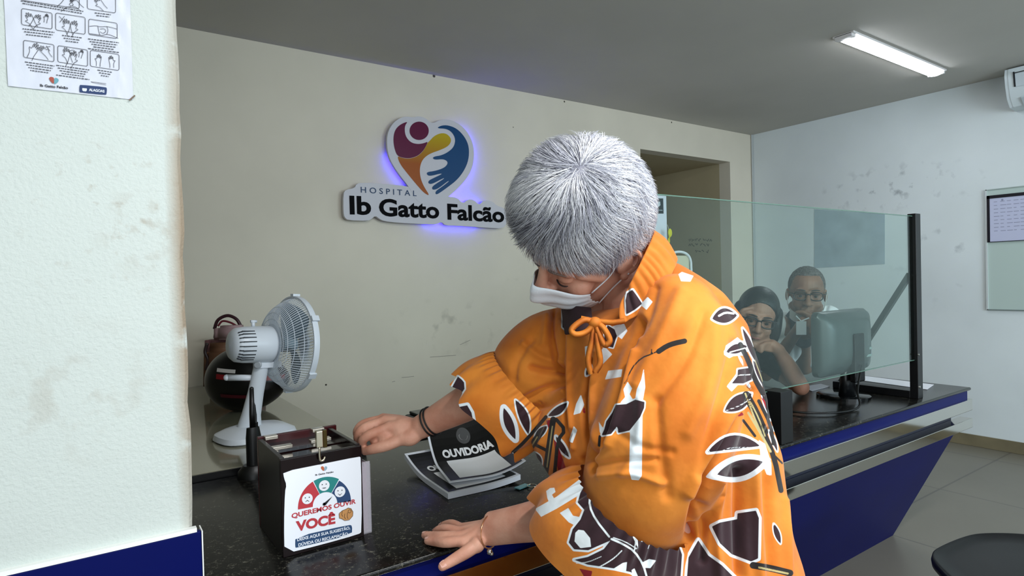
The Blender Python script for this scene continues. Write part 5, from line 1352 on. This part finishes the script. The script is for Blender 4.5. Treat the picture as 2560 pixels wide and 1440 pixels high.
# ruffled cuffs: open flared tubes of gathered cloth
def cuff(name, A0, A1, dA, minA, B0, B1, dB, minB, waves, amp, prints, nu=560, nv=120, seed=0, sag=0.0):
    """A: the seam ring, B: the hem ring; each given by its two image-side ends and depths"""
    a0, a1 = dep(*A0, dA[0]), dep(*A1, dA[1]); b0, b1 = dep(*B0, dB[0]), dep(*B1, dB[1])
    ca, cb = (a0 + a1) / 2, (b0 + b1) / 2; ua_, ub_ = (a1 - a0) / 2, (b1 - b0) / 2
    vdir = cb - ca; vdir /= np.linalg.norm(vdir)
    ma_ = np.cross(vdir, ua_); ma_ /= np.linalg.norm(ma_); 
    t_ = np.linspace(0, 1, nv + 1)[:, None]; th_ = np.linspace(0, 2 * math.pi, nu, endpoint=False)[None, :]
    g = lambda x, y: (x[None, None, :] * (1 - t_)[..., None] + y[None, None, :] * t_[..., None])
    C_ = g(ca, cb); U__ = g(ua_, ub_); mm = (minA * (1 - t_) + minB * t_)[..., None]
    bul = 1 + .10 * np.sin(math.pi * t_)
    r_ = np.random.default_rng(seed); w1 = np.sin(waves * th_ + 1.7 * np.sin(3 * th_ + seed)); w2 = np.sin((waves * 1.83) * th_ + 2.1 * np.sin(2 * th_))
    rad = bul + amp * (t_ ** 1.1) * (w1 * .75 + .0) + amp * .42 * np.exp(-((t_ - .10) / .16) ** 2) * np.sin(34 * th_ + 2 * np.sin(5 * th_)) 
    V = C_ + (U__ * np.cos(th_)[..., None] + ma_[None, None, :] * mm * np.sin(th_)[..., None]) * rad[..., None]
    V = V + vdir[None, None, :] * (amp * .10 * t_ * w1)[..., None] - ZZ[None, None, :] * (sag * t_ * t_ * np.ones_like(th_))[..., None]
    V = V.reshape(-1, 3)
    i = np.arange(nv)[:, None] * nu; k = np.arange(nu)[None, :]; k1 = (k + 1) % nu
    F_ = np.stack([i + k, i + k1, i + nu + k1, i + nu + k], -1).reshape(-1, 4)
    me = bpy.data.meshes.new(name); me.from_pydata(V.tolist(), [], F_.tolist()); me.update()
    print_cloth(me, *prints)
    o = link(name, me, M_cloth, tunic, smooth=True); return o
cuff('sleeve_ruffle', (1452, 1168), (1722, 1345), (1.07, 1.02), .105, (1334, 1236), (1660, 1600), (1.13, 1.03), .120, 9, .075, (PR_CUFF_L, PR_WHITE_CL, PR_CREAM, PR_CREAM_L[:-5], (), (), PR_RED[-2:-1]), seed=3)
cuff('sleeve_ruffle', (1238, 880), (1402, 1050), (1.30, 1.27), .088, (1140, 935), (1300, 1142), (1.31, 1.29), .095, 8, .075, (PR_CUFF_R, (), (), (), (PR_BLACK_L[9],), (), ()), seed=5)

# pleated standing collar
up_ = catmull([dep(1560, 745, 1.10), dep(1585, 690, 1.10), dep(1612, 635, 1.13), dep(1634, 583, 1.19), dep(1622, 588, 1.27), dep(1560, 680, 1.30), dep(1500, 770, 1.24), dep(1470, 800, 1.16)], 30)
lo_ = catmull([dep(1552, 812, 1.075), dep(1622, 768, 1.085), dep(1668, 705, 1.10), dep(1692, 648, 1.16), dep(1660, 655, 1.29), dep(1570, 720, 1.32), dep(1480, 800, 1.25), dep(1455, 825, 1.16)], 30)
vs = []; nv = 24
for i in range(len(up_)):
    for j in range(nv + 1):
        t = j / nv; p = up_[i] * (1 - t) + lo_[i] * t
        q = np.cross(lo_[i] - up_[i], up_[min(i + 1, len(up_) - 1)] - up_[max(i - 1, 0)]); q /= np.linalg.norm(q) + 1e-9
        vs.append(p + q * (.0020 * math.sin(i * 2 * math.pi / 9.5 + 1.6 * math.sin(i * .11)) * (.35 + .65 * math.sin(math.pi * t)) + .006 * math.sin(math.pi * t)))
m_ = nv + 1
cme = bpy.data.meshes.new('collar'); cme.from_pydata([tuple(p) for p in vs], [], [(i * m_ + j, i * m_ + j + 1, (i + 1) * m_ + j + 1, (i + 1) * m_ + j) for i in range(len(up_) - 1) for j in range(nv)]); cme.update()
print_cloth(cme, PR_BROWN[11:12], PR_WHITE[4:6]); co = link('collar', cme, M_cloth, tunic, smooth=True); md = co.modifiers.new('t', 'SOLIDIFY'); md.thickness = .003; md.offset = 0

# dark lining panel showing in the open neckline
b = MB(); vs = []
for i in range(13):
    t = i / 12
    for (x, y, d) in ((1403 + 10 * t, 762 + 74 * t, 1.235 - .085 * t), (1440 + 8 * t, 766 + 66 * t, 1.175 - .055 * t), (1478 + 4 * t, 770 + 50 * t, 1.165 - .065 * t)):
        vs.append(dep(x, y, d))
b.add(vs, [(3 * i + k, 3 * i + k + 1, 3 * i + k + 4, 3 * i + k + 3) for i in range(12) for k in range(2)])
o = b.build('neckline_lining', mat('dark_plum_lining', '#2f1a20', .75), tunic, smooth=True); md = o.modifiers.new('t', 'SOLIDIFY'); md.thickness = .003; md.offset = 0
# neck tie: knot, two loops and two hanging ends
b = MB(); D1 = 1.10
def ribbon(pts, w, name='tie_ribbon', mt=None):
    P = catmull([dep(*p) for p in pts], 8); b = MB()
    b.tube(P, [(w, .0016)] * len(P) if False else [w * .6] * len(P), n=8); return b
MT = mat('tie_orange', '#d98227', .7, noise=.3, nscale=30, col2='#a9520f')
knot = dep(1487, 806, 1.085)
b = MB(); b.sphere(knot, (.012, .012, .010), 14, 10); b.build('tie_knot', MT, tunic, smooth=True)
for pts, w in (([(1487, 806, 1.085), (1460, 800, 1.08), (1430, 822, 1.078), (1438, 836, 1.078), (1465, 830, 1.08), (1487, 808, 1.082)], .0055), ([(1487, 806, 1.085), (1508, 820, 1.075), (1524, 850, 1.072), (1512, 862, 1.074), (1498, 835, 1.078), (1488, 808, 1.082)], .0055),
               ([(1485, 808, 1.083), (1480, 850, 1.082), (1470, 900, 1.084), (1478, 935, 1.086)], .0055), ([(1489, 808, 1.083), (1494, 860, 1.078), (1500, 905, 1.08), (1488, 930, 1.083)], .0055),
               ([(1487, 803, 1.085), (1452, 796, 1.10)], .005), ([(1489, 803, 1.085), (1530, 806, 1.075), (1562, 802, 1.07)], .005)):
    P = catmull([dep(*p) for p in pts], 8); b = MB(); vs = []
    for i, p in enumerate(P):
        t = P[min(i + 1, len(P) - 1)] - P[max(i - 1, 0)]; s_ = np.cross(t, FW); s_ /= np.linalg.norm(s_) + 1e-9
        vs += [p + s_ * w - FW * .001, p - FW * .0035, p - s_ * w - FW * .001, p + FW * .001]
    b.add(vs, [(4 * i + k, 4 * i + (k + 1) % 4, 4 * i + 4 + (k + 1) % 4, 4 * i + 4 + k) for i in range(len(P) - 1) for k in range(4)])
    b.build('tie_ribbon', MT, tunic, smooth=True)

# bracelet on the left wrist with a small charm, and the dark band on the right wrist
b = MB(); wc = on(1217, 1330, z=ZT + .036); wdir = (EL - WL) / np.linalg.norm(EL - WL); wu = np.cross(wdir, ZZ); wu /= np.linalg.norm(wu); wv_ = np.cross(wu, wdir)
b.tube([wc + wdir * (.008 + .004 * math.sin(a)) + wu * .037 * math.cos(a) + wv_ * .030 * math.sin(a) for a in np.linspace(0, 2 * math.pi, 49)], .0016, n=8, caps=False)
br = b.build('bracelet', mat('rose_gold', '#c98f6a', .25, metal=.8), woman, smooth=True)
b = MB(); ch = dep(1224, 1379, (wc - CAM_O) @ FW - .03); b.sphere(ch, .006, 14, 10); b.sphere(ch + XR * .004 - UR * .004, .004, 10, 8); b.build('charm', mat('silver_charm', '#b9b6b0', .2, metal=1), br, smooth=True)
b = MB(); wc = WR * .85 + ER * .15; wdir = (ER - WR) / np.linalg.norm(ER - WR); wu = np.cross(wdir, ZZ); wu /= np.linalg.norm(wu); wv_ = np.cross(wu, wdir)
for dx in (-.0045, .0045): b.tube([wc + wdir * dx + wu * .0325 * math.cos(a) + wv_ * .0325 * math.sin(a) for a in np.linspace(0, 2 * math.pi, 41)], .002, n=6, caps=False)
b.build('wrist_band', mat('black_band', '#0d0d0f', .5), woman, smooth=True)

# ================================================================ FLYERS, KEY RING
flyer('flyer', .828, 1.470, math.radians(-4), ZT + .0145, 'black OUVIDORIA flyer mostly covered by the other one', .21, .297, curl=.30, stack=9)
flyer('flyer', .880, 1.488, math.radians(-15), ZT + .026, 'topmost black flyer reading OUVIDORIA beside her hand', .21, .297, curl=1.0, stack=1.0)
kr = on(1330, 1216, z=ZT + .004); key = thing('key_ring', 'small metal key ring with a teal tag by the flyers', 'keys', tuple(kr))
b = MB(); b.tube([kr + np.array([.012 * math.cos(a), .012 * math.sin(a), 0.002]) for a in np.linspace(0, 2 * math.pi, 33)], .0013, n=6, caps=False); b.build('ring', M_steelc, key, smooth=True)
b = MB(); kt = on(1300, 1212, z=ZT + .003); b.obox((kt + kr) / 2 - np.array([.012, 0, 0]), (.020, .004, 0), (-.002, .009, 0), (0, 0, .0012)); b.build('tag', flat('teal_tag', '#5f9aa0', .3), key)

# ================================================================ THE TWO STAFF MEMBERS BEHIND THE GLASS
def head_parts(b, P, s, A, B, C):
    def E(c, rf, ru, rl): ell(b, c, rf, ru, rl, A=A, B=B, C=C, s=s, n=22, m=16)
    E(P(-.012, .028, 0), .098, .090, .076); E(P(.030, -.035, 0), .064, .086, .060)
    for q in (-1, 1):
        limb(b, [(P(-.005, -.062, q * .050), .024 * s), (P(.045, -.096, q * .030), .024 * s), (P(.072, -.106, 0), .022 * s)])
        b.sphere(P(.060, -.042, q * .036), .025 * s)
        limb(b, [(P(.086, .018, q * .010), .010 * s), (P(.078, .020, q * .042), .011 * s)])
        b.sphere(P(.077, .004, q * .031), .0150 * s); b.sphere(P(.074, -.012, q * .031), .0150 * s)
        E(P(-.010, -.010, q * .080), .017, .030, .008)
    limb(b, [(P(.092, .010, 0), .009 * s), (P(.106, -.018, 0), .010 * s), (P(.115, -.036, 0), .0135 * s)])
    for q in (-1, 1): b.sphere(P(.103, -.038, q * .013), .0095 * s)
    limb(b, [(P(.088, -.062, -.020), .007 * s), (P(.098, -.060, 0), .008 * s), (P(.088, -.062, .020), .007 * s)])
    limb(b, [(P(.088, -.072, -.018), .007 * s), (P(.096, -.072, 0), .009 * s), (P(.088, -.072, .018), .007 * s)])
def frame_of(px, py, d, f, u):
    c = dep(px, py, d); f = f / np.linalg.norm(f); u = u - f * (u @ f); u = u / np.linalg.norm(u); l = np.cross(u, f)
    return c, f, u, l
def face_details(root, P, s, f, u, l, brow, lip, glass, gl_col, eyes_down=False):
    for q in (-1, 1):
        b = MB(); b.sphere(P(.0810, -.003, q * .031), (.0110 * s,) * 3, 14, 10); b.build('eyeball', mat('eye_white', '#75685f', .4), root, smooth=True)
        b = MB(); b.lathe(P(.0925, -.003, q * .031), f, [(0, .0058 * s), (.0012, .004), (.0014, 0)], n=16); b.build('iris', flat('iris_dark', '#1a100c', .2), root)
        b = MB(); b.tube([P(.0955 - .006 * abs(t) ** 2, .004 + .003 * (1 - t * t), q * (.031 + t * .017)) for t in np.linspace(-1, 1, 7)], .0016, n=6); b.build('eyelash', flat('lash', '#17100e'), root)
        b = MB(); b.tube([P(.0995 - .008 * t * t, .021 + .004 * math.sin(t * 2.6), q * (.012 + t * .036)) for t in np.linspace(0, 1, 7)], [.0016, .0028, .003, .003, .0026, .002, .001], n=6); b.build('eyebrow', flat('brow', brow, .9), root, smooth=True)
    b = MB(); 
    for k, (uu_, r_) in enumerate(((-.0625, .0042), (-.0705, .0050))):
        b.tube([P(.1015 - .012 * abs(t) ** 2 - .0015, uu_ - .002 * abs(t), t * .021) for t in np.linspace(-1, 1, 9)], [r_ * .2, r_ * .7, r_, r_, r_ * .9, r_, r_, r_ * .7, r_ * .2], n=8)
    b.build('lips', flat('lips', lip, .45), root, smooth=True)
    if glass:
        g = MB()
        for q in (-1, 1):
            pts = [P(.104 - .004 * abs(math.cos(a)), -.003 + .0185 * math.copysign(abs(math.sin(a)) ** .7, math.sin(a)), q * (.033 + .0255 * math.copysign(abs(math.cos(a)) ** .75, math.cos(a)))) for a in np.linspace(0, 2 * math.pi, 33)]
            g.tube(pts, .0016 * s * glass, n=6, caps=False)
            g.tube([P(.100, .006, q * .058), P(.07, .006, q * .074), P(-.01, .008, q * .083)], .0016 * s * glass, n=6)
        g.tube([P(.104, .004, -.008), P(.108, .007, 0), P(.104, .004, .008)], .0015 * s * glass, n=6)
        g.build('glasses', mat('glasses_frame', gl_col, .3), root, smooth=True)

# --- man: grey cropped hair, glasses, mask pulled under the chin
mc, mf, mu, ml_ = frame_of(2016, 733, 2.86, cam3(-.36, -.10, .92), cam3(.0, 1, .10)); ms_ = 1.02
PM = lambda f, u, l: mc + (mf * f + mu * u + ml_ * l) * ms_
man = thing('person', 'person with cropped grey hair and glasses, chin on hand, behind the glass screen', 'person', (mc[0], 2.15, 0))
b = MB(); head_parts(b, PM, ms_, mf, mu, ml_)
nb = PM(-.035, -.15, 0) + np.array([.02, .04, -.02]); mS = [nb + R0 * q * .205 + np.array([0, .05, .022]) for q in (-1, 1)]
limb(b, [(PM(-.02, -.05, 0), .056), (PM(-.032, -.10, 0), .056), (nb, .062)])
mw = np.array([nb[0] + .05, 2.20, .80]); mp_ = np.array([nb[0] + .05, 2.28, .50])
limb(b, [(nb, .07), ((nb + mw) / 2 + np.array([0, -.02, .03]), (.13, .10)), (mw, (.13, .11)), (mp_, (.15, .12))])
limb(b, [(mS[0], .05), (nb, .055), (mS[1], .05)])
mel = [on(2075, 985, z=ZT + .035) , on(2125, 985, z=ZT + .035)]; mel = [np.array([nb[0] - .10, 1.76, ZT + .045]), np.array([nb[0] + .22, 1.74, ZT + .045])]
hand_c = PM(.088, -.125, -.012) 
for q in (0, 1):
    w_ = hand_c + (mel[q] - hand_c) * .24
    limb(b, [(mS[q], .05), ((mS[q] + mel[q]) / 2, .045), (mel[q], .040), (w_, .026)])
# clasped hand in front of the mouth
for k in range(4):
    o_ = ml_ * (.016 - .0125 * k) * 1.0 + mu * (-.0 + .004 * k)
    finger([PM(.085, -.125, .03) + mf * .03 + o_ * 1.2 - mu * .02, PM(.105, -.100, .022) + o_ + mf * .01, PM(.112, -.085, .0) + o_, PM(.105, -.088, -.022) + o_], .0095, .008)
limb(b, [(PM(.10, -.16, .03), .028), (PM(.10, -.125, .025), .026), (PM(.10, -.105, .02), .022)])
limb(b, [(hand_c + (mel[1] - hand_c) * .24, .026), (PM(.10, -.155, .03), .028)])
limb(b, [(hand_c + (mel[0] - hand_c) * .24, .026), (PM(.09, -.150, -.03), .025), (PM(.10, -.115, -.02), .02)])
for q in (-1, 1):
    kn = mp_ + R0 * q * .12 + np.array([-.0, -.02, -.02]); limb(b, [(mp_ + R0 * q * .08, .08), (kn, .07), (np.array([kn[0], kn[1], .06]), .04)]); limb(b, [(np.array([kn[0], kn[1], .04]), .035), (np.array([kn[0], kn[1] - .15, .035]), .03)])
me = sculpt('body', b, .004, smooth=4); link('body', me, skin_mat('man_skin', '#8a6450', '#7a5442'), man, smooth=True)
face_details(man, PM, ms_, mf, mu, ml_, '#3a302c', '#7a4a42', 1.6, '#1a1416')
b = MB(); ell(b, PM(-.018, .036, 0), .099, .088, .0785, A=mf, B=mu, C=ml_, s=ms_)
hm = sculpt('hair', b, .005, smooth=2); V = arr_v(hm); q_ = (V - mc); lf_ = q_ @ mf / ms_; lu_ = q_ @ mu / ms_
inn = ((lf_ > .035) & (lu_ < .085)) | ((lf_ > -.03) & (lu_ < .005)) | (lu_ < -.03); ctr = PM(-.018, .036, 0); V = np.where(inn[:, None], ctr + (V - ctr) * .93, V + np.random.default_rng(2).normal(0, .0006, V.shape)); set_v(hm, V)
link('hair', hm, mat('cropped_grey_hair', '#37302e', .8, noise=.6, nscale=120, col2='#6a6462', bump=.4, bscale=500), man, smooth=True)
b = MB(); nu_, nv_ = 24, 8; vs = []
for i in range(nu_ + 1):
    a_ = (-1 + 2 * i / nu_) * 1.35
    for j in range(nv_ + 1):
        t = j / nv_; vs.append(PM(.012 + (.088 - .018 * t) * math.cos(a_), -.088 - .045 * t + .028 * (1 - math.cos(a_)), .070 * math.sin(a_)))
b.add(vs, [(i * (nv_ + 1) + j, i * (nv_ + 1) + j + 1, (i + 1) * (nv_ + 1) + j + 1, (i + 1) * (nv_ + 1) + j) for i in range(nu_) for j in range(nv_)])
for q in (-1, 1): b.tube([PM(.015, -.075, q * .070), PM(.022, -.045, q * .078), PM(.0, .01, q * .084)], .002, n=6)
mk2 = b.build('face_mask', mat('pulled_down_mask', '#c8c6c4', .8), man, smooth=True)
b = MB(); limb(b, [(nb + ZZ * .0, (.072, .065)), (nb * .8 + mw * .2, (.155, .115)), ((nb + mw) / 2 + np.array([0, -.02, .03]), (.165, .13)), (mw, (.16, .13)), (mp_ + ZZ * .06, (.17, .14))], n=28)
for q in (0, 1): limb(b, [(nb * .6 + mS[q] * .4, .065), (mS[q] + ZZ * .008, .070), ((mS[q] + mel[q]) / 2, .062), (mS[q] * .25 + mel[q] * .75, .060)])
sm = sculpt('shirt', b, .008, smooth=5, sub=1); folds(sm, [([(1960, 770), (1985, 830), (1990, 900)], 6, -.008), ([(2070, 750), (2060, 800)], 5, -.006)]); shirt = link('shirt', sm, mat('white_shirt', '#e3e6e8', .8, bump=.2, bscale=60), man, smooth=True)
b = MB(); c0 = nb + ZZ * .012
limb(b, [(PM(-.03, -.105, 0), (.064, .060)), (nb + ZZ * .020, (.072, .066)), (nb - ZZ * .012 - F0 * .02, (.080, .072)), (nb - ZZ * .05 - F0 * .05, (.055, .045))]); col = sculpt('collar', b, .006, smooth=3)
link('collar', col, mat('navy_polo_collar', '#10142c', .8), shirt, smooth=True)
b = MB(); lp_ = dep(2003, 820, 2.70); b.obox(lp_, XR * .022, UR * .030, FW * .002); b.tube([lp_ + UR * .03, dep(1990, 790, 2.72)], .003); b.tube([lp_ + UR * .03, dep(2022, 795, 2.72)], .003); b.build('name_badge', mat('badge_white', '#c6cbd2', .4), man)

# --- woman: black hair, dark framed glasses, leaning her cheek on a hand
wc_, wf, wu_, wl = frame_of(1893, 792, 2.62, cam3(-.28, -.18, .93), cam3(.14, .97, .2)); ws = .98
PW = lambda f, u, l: wc_ + (wf * f + wu_ * u + wl * l) * ws
wom = thing('person', 'person with black hair and dark glasses, cheek on hand, behind the glass screen', 'person', (wc_[0], 2.15, 0))
b = MB(); head_parts(b, PW, ws, wf, wu_, wl)
nb = PW(-.05, -.14, 0) + np.array([.01, .05, -.02]); wS = [nb + R0 * q * .15 + np.array([.0, .04, -.06]) for q in (-1, 1)]
limb(b, [(PW(-.02, -.05, 0), .050), (PW(-.035, -.10, 0), .048), (nb, .054)])
mw = np.array([nb[0] + .06, 2.20, .80]); mp_ = np.array([nb[0] + .06, 2.28, .50])
limb(b, [(nb, .06), ((nb + mw) / 2 + np.array([0, .06, .05]), (.12, .09)), (mw, (.12, .10)), (mp_, (.15, .12))])
limb(b, [(wS[0], .045), (nb, .05), (wS[1], .045)])
eR = np.array([*on(2002, 968, z=ZT + .042)[:2], ZT + .042]); eL = np.array([wc_[0] - .22, wc_[1] + .22, ZT + .045])
wr = dep(1946, 876, 2.60); hd = dep(1930, 862, 2.59)
limb(b, [(wS[1], .045), ((wS[1] + eR) / 2, .042), (eR + ZZ * .0, .036)]); limb(b, [(eR, .036), (eR * .5 + wr * .5, .036), (wr, .025)])
limb(b, [(wr, .028), (hd, .024)]);
for k in range(4): finger([hd + UR * (.004 - .010 * k), dep(1916 - 3 * k, 858 + 5 * k, 2.56), dep(1903, 864 + 5 * k, 2.55), dep(1893, 864 + 4 * k, 2.56)], .0085, .007)
wl_ = dep(1858, 832, 2.62)
limb(b, [(wS[0], .045), ((wS[0] + eL) / 2, .042), (eL, .038), (wl_, .026)])
limb(b, [(wl_, .026), (dep(1860, 812, 2.60), .030)], n=14)
for k in range(4): finger([dep(1862 + 2 * k, 806, 2.585), dep(1852 + 4 * k, 790, 2.575), dep(1856 + 6 * k, 776 - k, 2.56), dep(1868 + 6 * k, 772 - k, 2.555)], .009, .0072)
for q in (-1, 1):
    kn = mp_ + R0 * q * .11 + np.array([-.0, -.02, -.02]); limb(b, [(mp_ + R0 * q * .08, .08), (kn, .07), (np.array([kn[0], kn[1], .06]), .04)]); limb(b, [(np.array([kn[0], kn[1], .04]), .034), (np.array([kn[0], kn[1] - .14, .034]), .028)])
me = sculpt('body', b, .004, smooth=4); link('body', me, skin_mat('staff_skin', '#a07460', '#8a6250'), wom, smooth=True)
face_details(wom, PW, ws, wf, wu_, wl, '#1c1414', '#8a4a48', 1.9, '#0c0b12')
b = MB(); ell(b, PW(-.024, .034, 0), .108, .098, .088, A=wf, B=wu_, C=wl, s=ws)
ell(b, PW(-.05, -.03, 0), .07, .09, .078, A=wf, B=wu_, C=wl, s=ws)
limb(b, [(PW(-.01, .03, -.074), .028), (PW(.012, -.05, -.083), .024), (PW(.0, -.12, -.082), .017)]); limb(b, [(PW(-.01, .03, .074), .028), (PW(.012, -.05, .083), .024), (PW(.0, -.12, .082), .017)])
hm = sculpt('hair', b, .005, smooth=3); V = arr_v(hm); q_ = (V - wc_); lf_ = q_ @ wf / ws; lu_ = q_ @ wu_ / ws; ctr = PW(-.02, .03, 0)
ll2_ = (q_ @ wl / ws); k_ = np.clip((lf_ - .030) / .02, 0, 1) * np.clip((.078 - 9 * ll2_ ** 2 - lu_) / .012, 0, 1); V = ctr + (V - ctr) * (1 - .30 * k_)[:, None]; set_v(hm, V)
link('hair', hm, mat('black_hair', '#0b0a0c', .38, bump=.5, bscale=160), wom, smooth=True)
b = MB(); limb(b, [(nb, (.062, .058)), (nb * .8 + mw * .2, (.145, .105)), ((nb + mw) / 2 + np.array([0, .06, .05]), (.145, .11)), (mw, (.155, .12)), (mp_ + ZZ * .05, (.17, .14))], n=28)
for q in (0, 1): limb(b, [(nb * .6 + wS[q] * .4, .058), (wS[q] + ZZ * .005, .062), (wS[q] * .55 + (eR if q else eL) * .45, .050)])
sm = sculpt('shirt', b, .008, smooth=5, sub=1); link('shirt', sm, mat('black_top', '#121416', .85), wom, smooth=True)
# ================================================================ HAND-WASHING POSTER ON THE PILLAR
def pp(x, y, d=.0015):
    return on(x / 2.9756, y / 2.9756, y=PY - d)
poster = thing('poster', 'wrinkled white hand-washing instruction poster taped on the plastered pillar', 'poster', tuple(pp(500, 400, 0)))
b = MB(); c0, c1, c2, c3 = pp(60, 640), pp(990, 742), pp(955, -420), pp(5, -540)
nx_, ny_ = 40, 50; vs = []; rw_ = np.random.default_rng(4)
for i in range(nx_ + 1):
    for j in range(ny_ + 1):
        u, v = i / nx_, j / ny_; p = (c0 * (1 - u) + c1 * u) * (1 - v) + (c3 * (1 - u) + c2 * u) * v
        wv2 = .0005 * math.sin(u * 31 + 3 * math.sin(v * 4)) * (1 if u < .16 or u > .82 else .35) + .0004 * math.sin(v * 27 + u * 9) + .0004 * math.sin(u * 60 + v * 13) * (v < .25)
        vs.append(p + np.array([0, -abs(wv2) * 1.2, 0]))
b.add(vs, [(i * (ny_ + 1) + j, (i + 1) * (ny_ + 1) + j, (i + 1) * (ny_ + 1) + j + 1, i * (ny_ + 1) + j + 1) for i in range(nx_) for j in range(ny_)])
sh_ = b.build('sheet', mat('laminated_paper', '#c9ccd6', .30, bump=.25, bscale=28), poster, smooth=True)
M_ink = flat('poster_ink', '#44454c', .5); r_ = random.Random(12); LN = (0, -1, 0); DD = .0032
b = MB()
def box_(x0, y0, x1, y1, sk=.15):
    w_ = x1 - x0; r = 14; P = []
    for (cx_, cy_, a0) in ((x1 - r, y0 + r, -90), (x1 - r, y1 - r, 0), (x0 + r, y1 - r, 90), (x0 + r, y0 + r, 180)):
        for k in range(5):
            t = math.radians(a0 + 22.5 * k); xx = cx_ + r * math.cos(t); P.append((xx, cy_ + r * math.sin(t) + (xx - x0) * sk))
    P.append(P[0]); stroke(b, [pp(*p, DD) for p in P], .0008, LN)
boxes = [(160, 62, 388, 182), (414, 95, 634, 222), (660, 140, 872, 255), (175, 298, 402, 425), (430, 338, 652, 460), (672, 372, 886, 492), (650, -60, 860, 65), (160, -110, 590, 0)]
for q in boxes: box_(*q)
b.build('picture_frame_lines', M_ink, poster)
b = MB()
def sk(P, w=.0007): stroke(b, [pp(*p, DD) for p in smooth_poly(P, 2, closed=False)], w, LN)
def hand_sketch(cx, cy, s, a, fl=1):
    def T(x, y):
        x *= fl; return (cx + s * (x * math.cos(a) - y * math.sin(a)), cy + s * (x * math.sin(a) + y * math.cos(a)) + s * x * .1)
    outline = [(-.35, 1.4), (-.4, .5), (-.75, .1), (-.7, -.05), (-.38, .12), (-.42, -.7), (-.28, -.75), (-.2, -.1), (-.18, -.95), (-.03, -1.0), (.02, -.1), (.1, -.9), (.24, -.88), (.22, -.05), (.36, -.65), (.48, -.6), (.42, .3), (.35, .7), (.4, 1.4)]
    sk([T(*p) for p in outline])
hand_sketch(225, 140, 55, -.5); hand_sketch(270, 150, 50, .6, -1); hand_sketch(345, 130, 28, .2)
hand_sketch(500, 190, 55, -.3); hand_sketch(545, 200, 52, .4, -1); sk([(440, 120), (480, 160)]); sk([(480, 120), (445, 165)])
sk([(665, 195), (720, 190), (745, 200), (800, 195), (870, 215)]); sk([(665, 250), (720, 255), (760, 265), (800, 250), (880, 285)]); sk([(728, 195), (735, 235), (745, 262)]); sk([(795, 195), (805, 225), (795, 255)]); sk([(745, 215), (780, 212), (790, 235), (765, 250), (745, 235)])
hand_sketch(255, 370, 55, .5); hand_sketch(330, 380, 50, -.7, -1); sk([(345, 340), (372, 380)]); sk([(340, 350), (375, 345)])
hand_sketch(500, 400, 52, -.3); hand_sketch(540, 430, 55, .4, -1); hand_sketch(605, 395, 26, .3); sk([(515, 380), (540, 370), (562, 380), (550, 398), (520, 400), (515, 380)])
hand_sketch(735, 440, 38, .1); hand_sketch(828, 450, 38, -.1, -1)
hand_sketch(740, 20, 50, -.7); hand_sketch(500, 10, 60, .8, -1); hand_sketch(560, 20, 50, -.8)
b.build('hand_drawing', M_ink, poster)
b = MB()
def lines(x0, y0, x1, n, dy=17, sk_=.115):
    for i in range(n):
        ind = (0, 12, 26, 40)[i % 4]; x = x0 + ind; xe = x1 - ind
        while x < xe:
            w_ = r_.uniform(9, 26); xq = min(x + w_, xe); yy = y0 + dy * i
            stroke(b, [pp(x, yy + (x - x0) * sk_, DD), pp(xq, yy + (xq - x0) * sk_, DD)], .0014, LN); x = xq + 5
lines(155, 5, 620, 2, 17, .17); lines(705, 95, 825, 2, 18); lines(168, 213, 405, 3, 20); lines(462, 262, 608, 3, 19, .13); lines(655, 288, 885, 5, 18, .13); lines(185, 460, 405, 4, 19, .14); lines(418, 485, 665, 5, 18, .14); lines(725, 520, 835, 3, 18, .16)
stroke(b, [pp(675, 607, DD), pp(790, 622, DD)], .0006, LN); stroke(b, [pp(680, 612, DD), pp(790, 632, DD)], .0005, LN)
b.build('caption_lines', M_ink, poster)
b = MB(); poly(b, [pp(*p, DD) for p in smooth_poly([(402, 628), (375, 605), (363, 582), (375, 570), (398, 575), (402, 585)], 2)]); b.build('logo_warm', flat('logo_red_brown', '#9c4636'), poster)
b = MB(); poly(b, [pp(*p, DD) for p in smooth_poly([(402, 628), (402, 585), (415, 577), (436, 588), (436, 605), (420, 620)], 2)]); b.build('logo_cool', flat('logo_teal', '#5f98a4'), poster)
b = MB(); put_text(b, 'Ib Gatto Falcão', pp(298, 643, DD), pp(506, 662, DD), .0042, (0, 0, 1), bold=.03); b.build('logo_name', flat('logo_name_ink', '#222228'), poster)
b = MB(); poly(b, [pp(*p, DD) for p in smooth_poly([(592, 636), (600, 630), (788, 648), (796, 658), (793, 700), (785, 706), (598, 688), (590, 680)], 1)]); bdg = b.build('badge', flat('badge_navy', '#14305e'), poster)
b = MB(); put_text(b, 'ALAGOAS', pp(662, 676, DD + .0006), pp(778, 688, DD + .0006), .0044, (0, 0, 1), bold=.04); poly(b, [pp(*p, DD + .0006) for p in ((612, 655), (646, 658), (646, 672), (640, 680), (618, 678), (612, 670))]); b.build('badge_lettering', flat('badge_white_ink', '#d5dae4'), bdg)
b = MB(); b.obox(pp(983, 728, .004), (.0042, 0, .0048), (0, .0008, 0), (.0008, 0, -.0007)); b.build('tape_tear', flat('tape_brown', '#6d5a48'), poster)
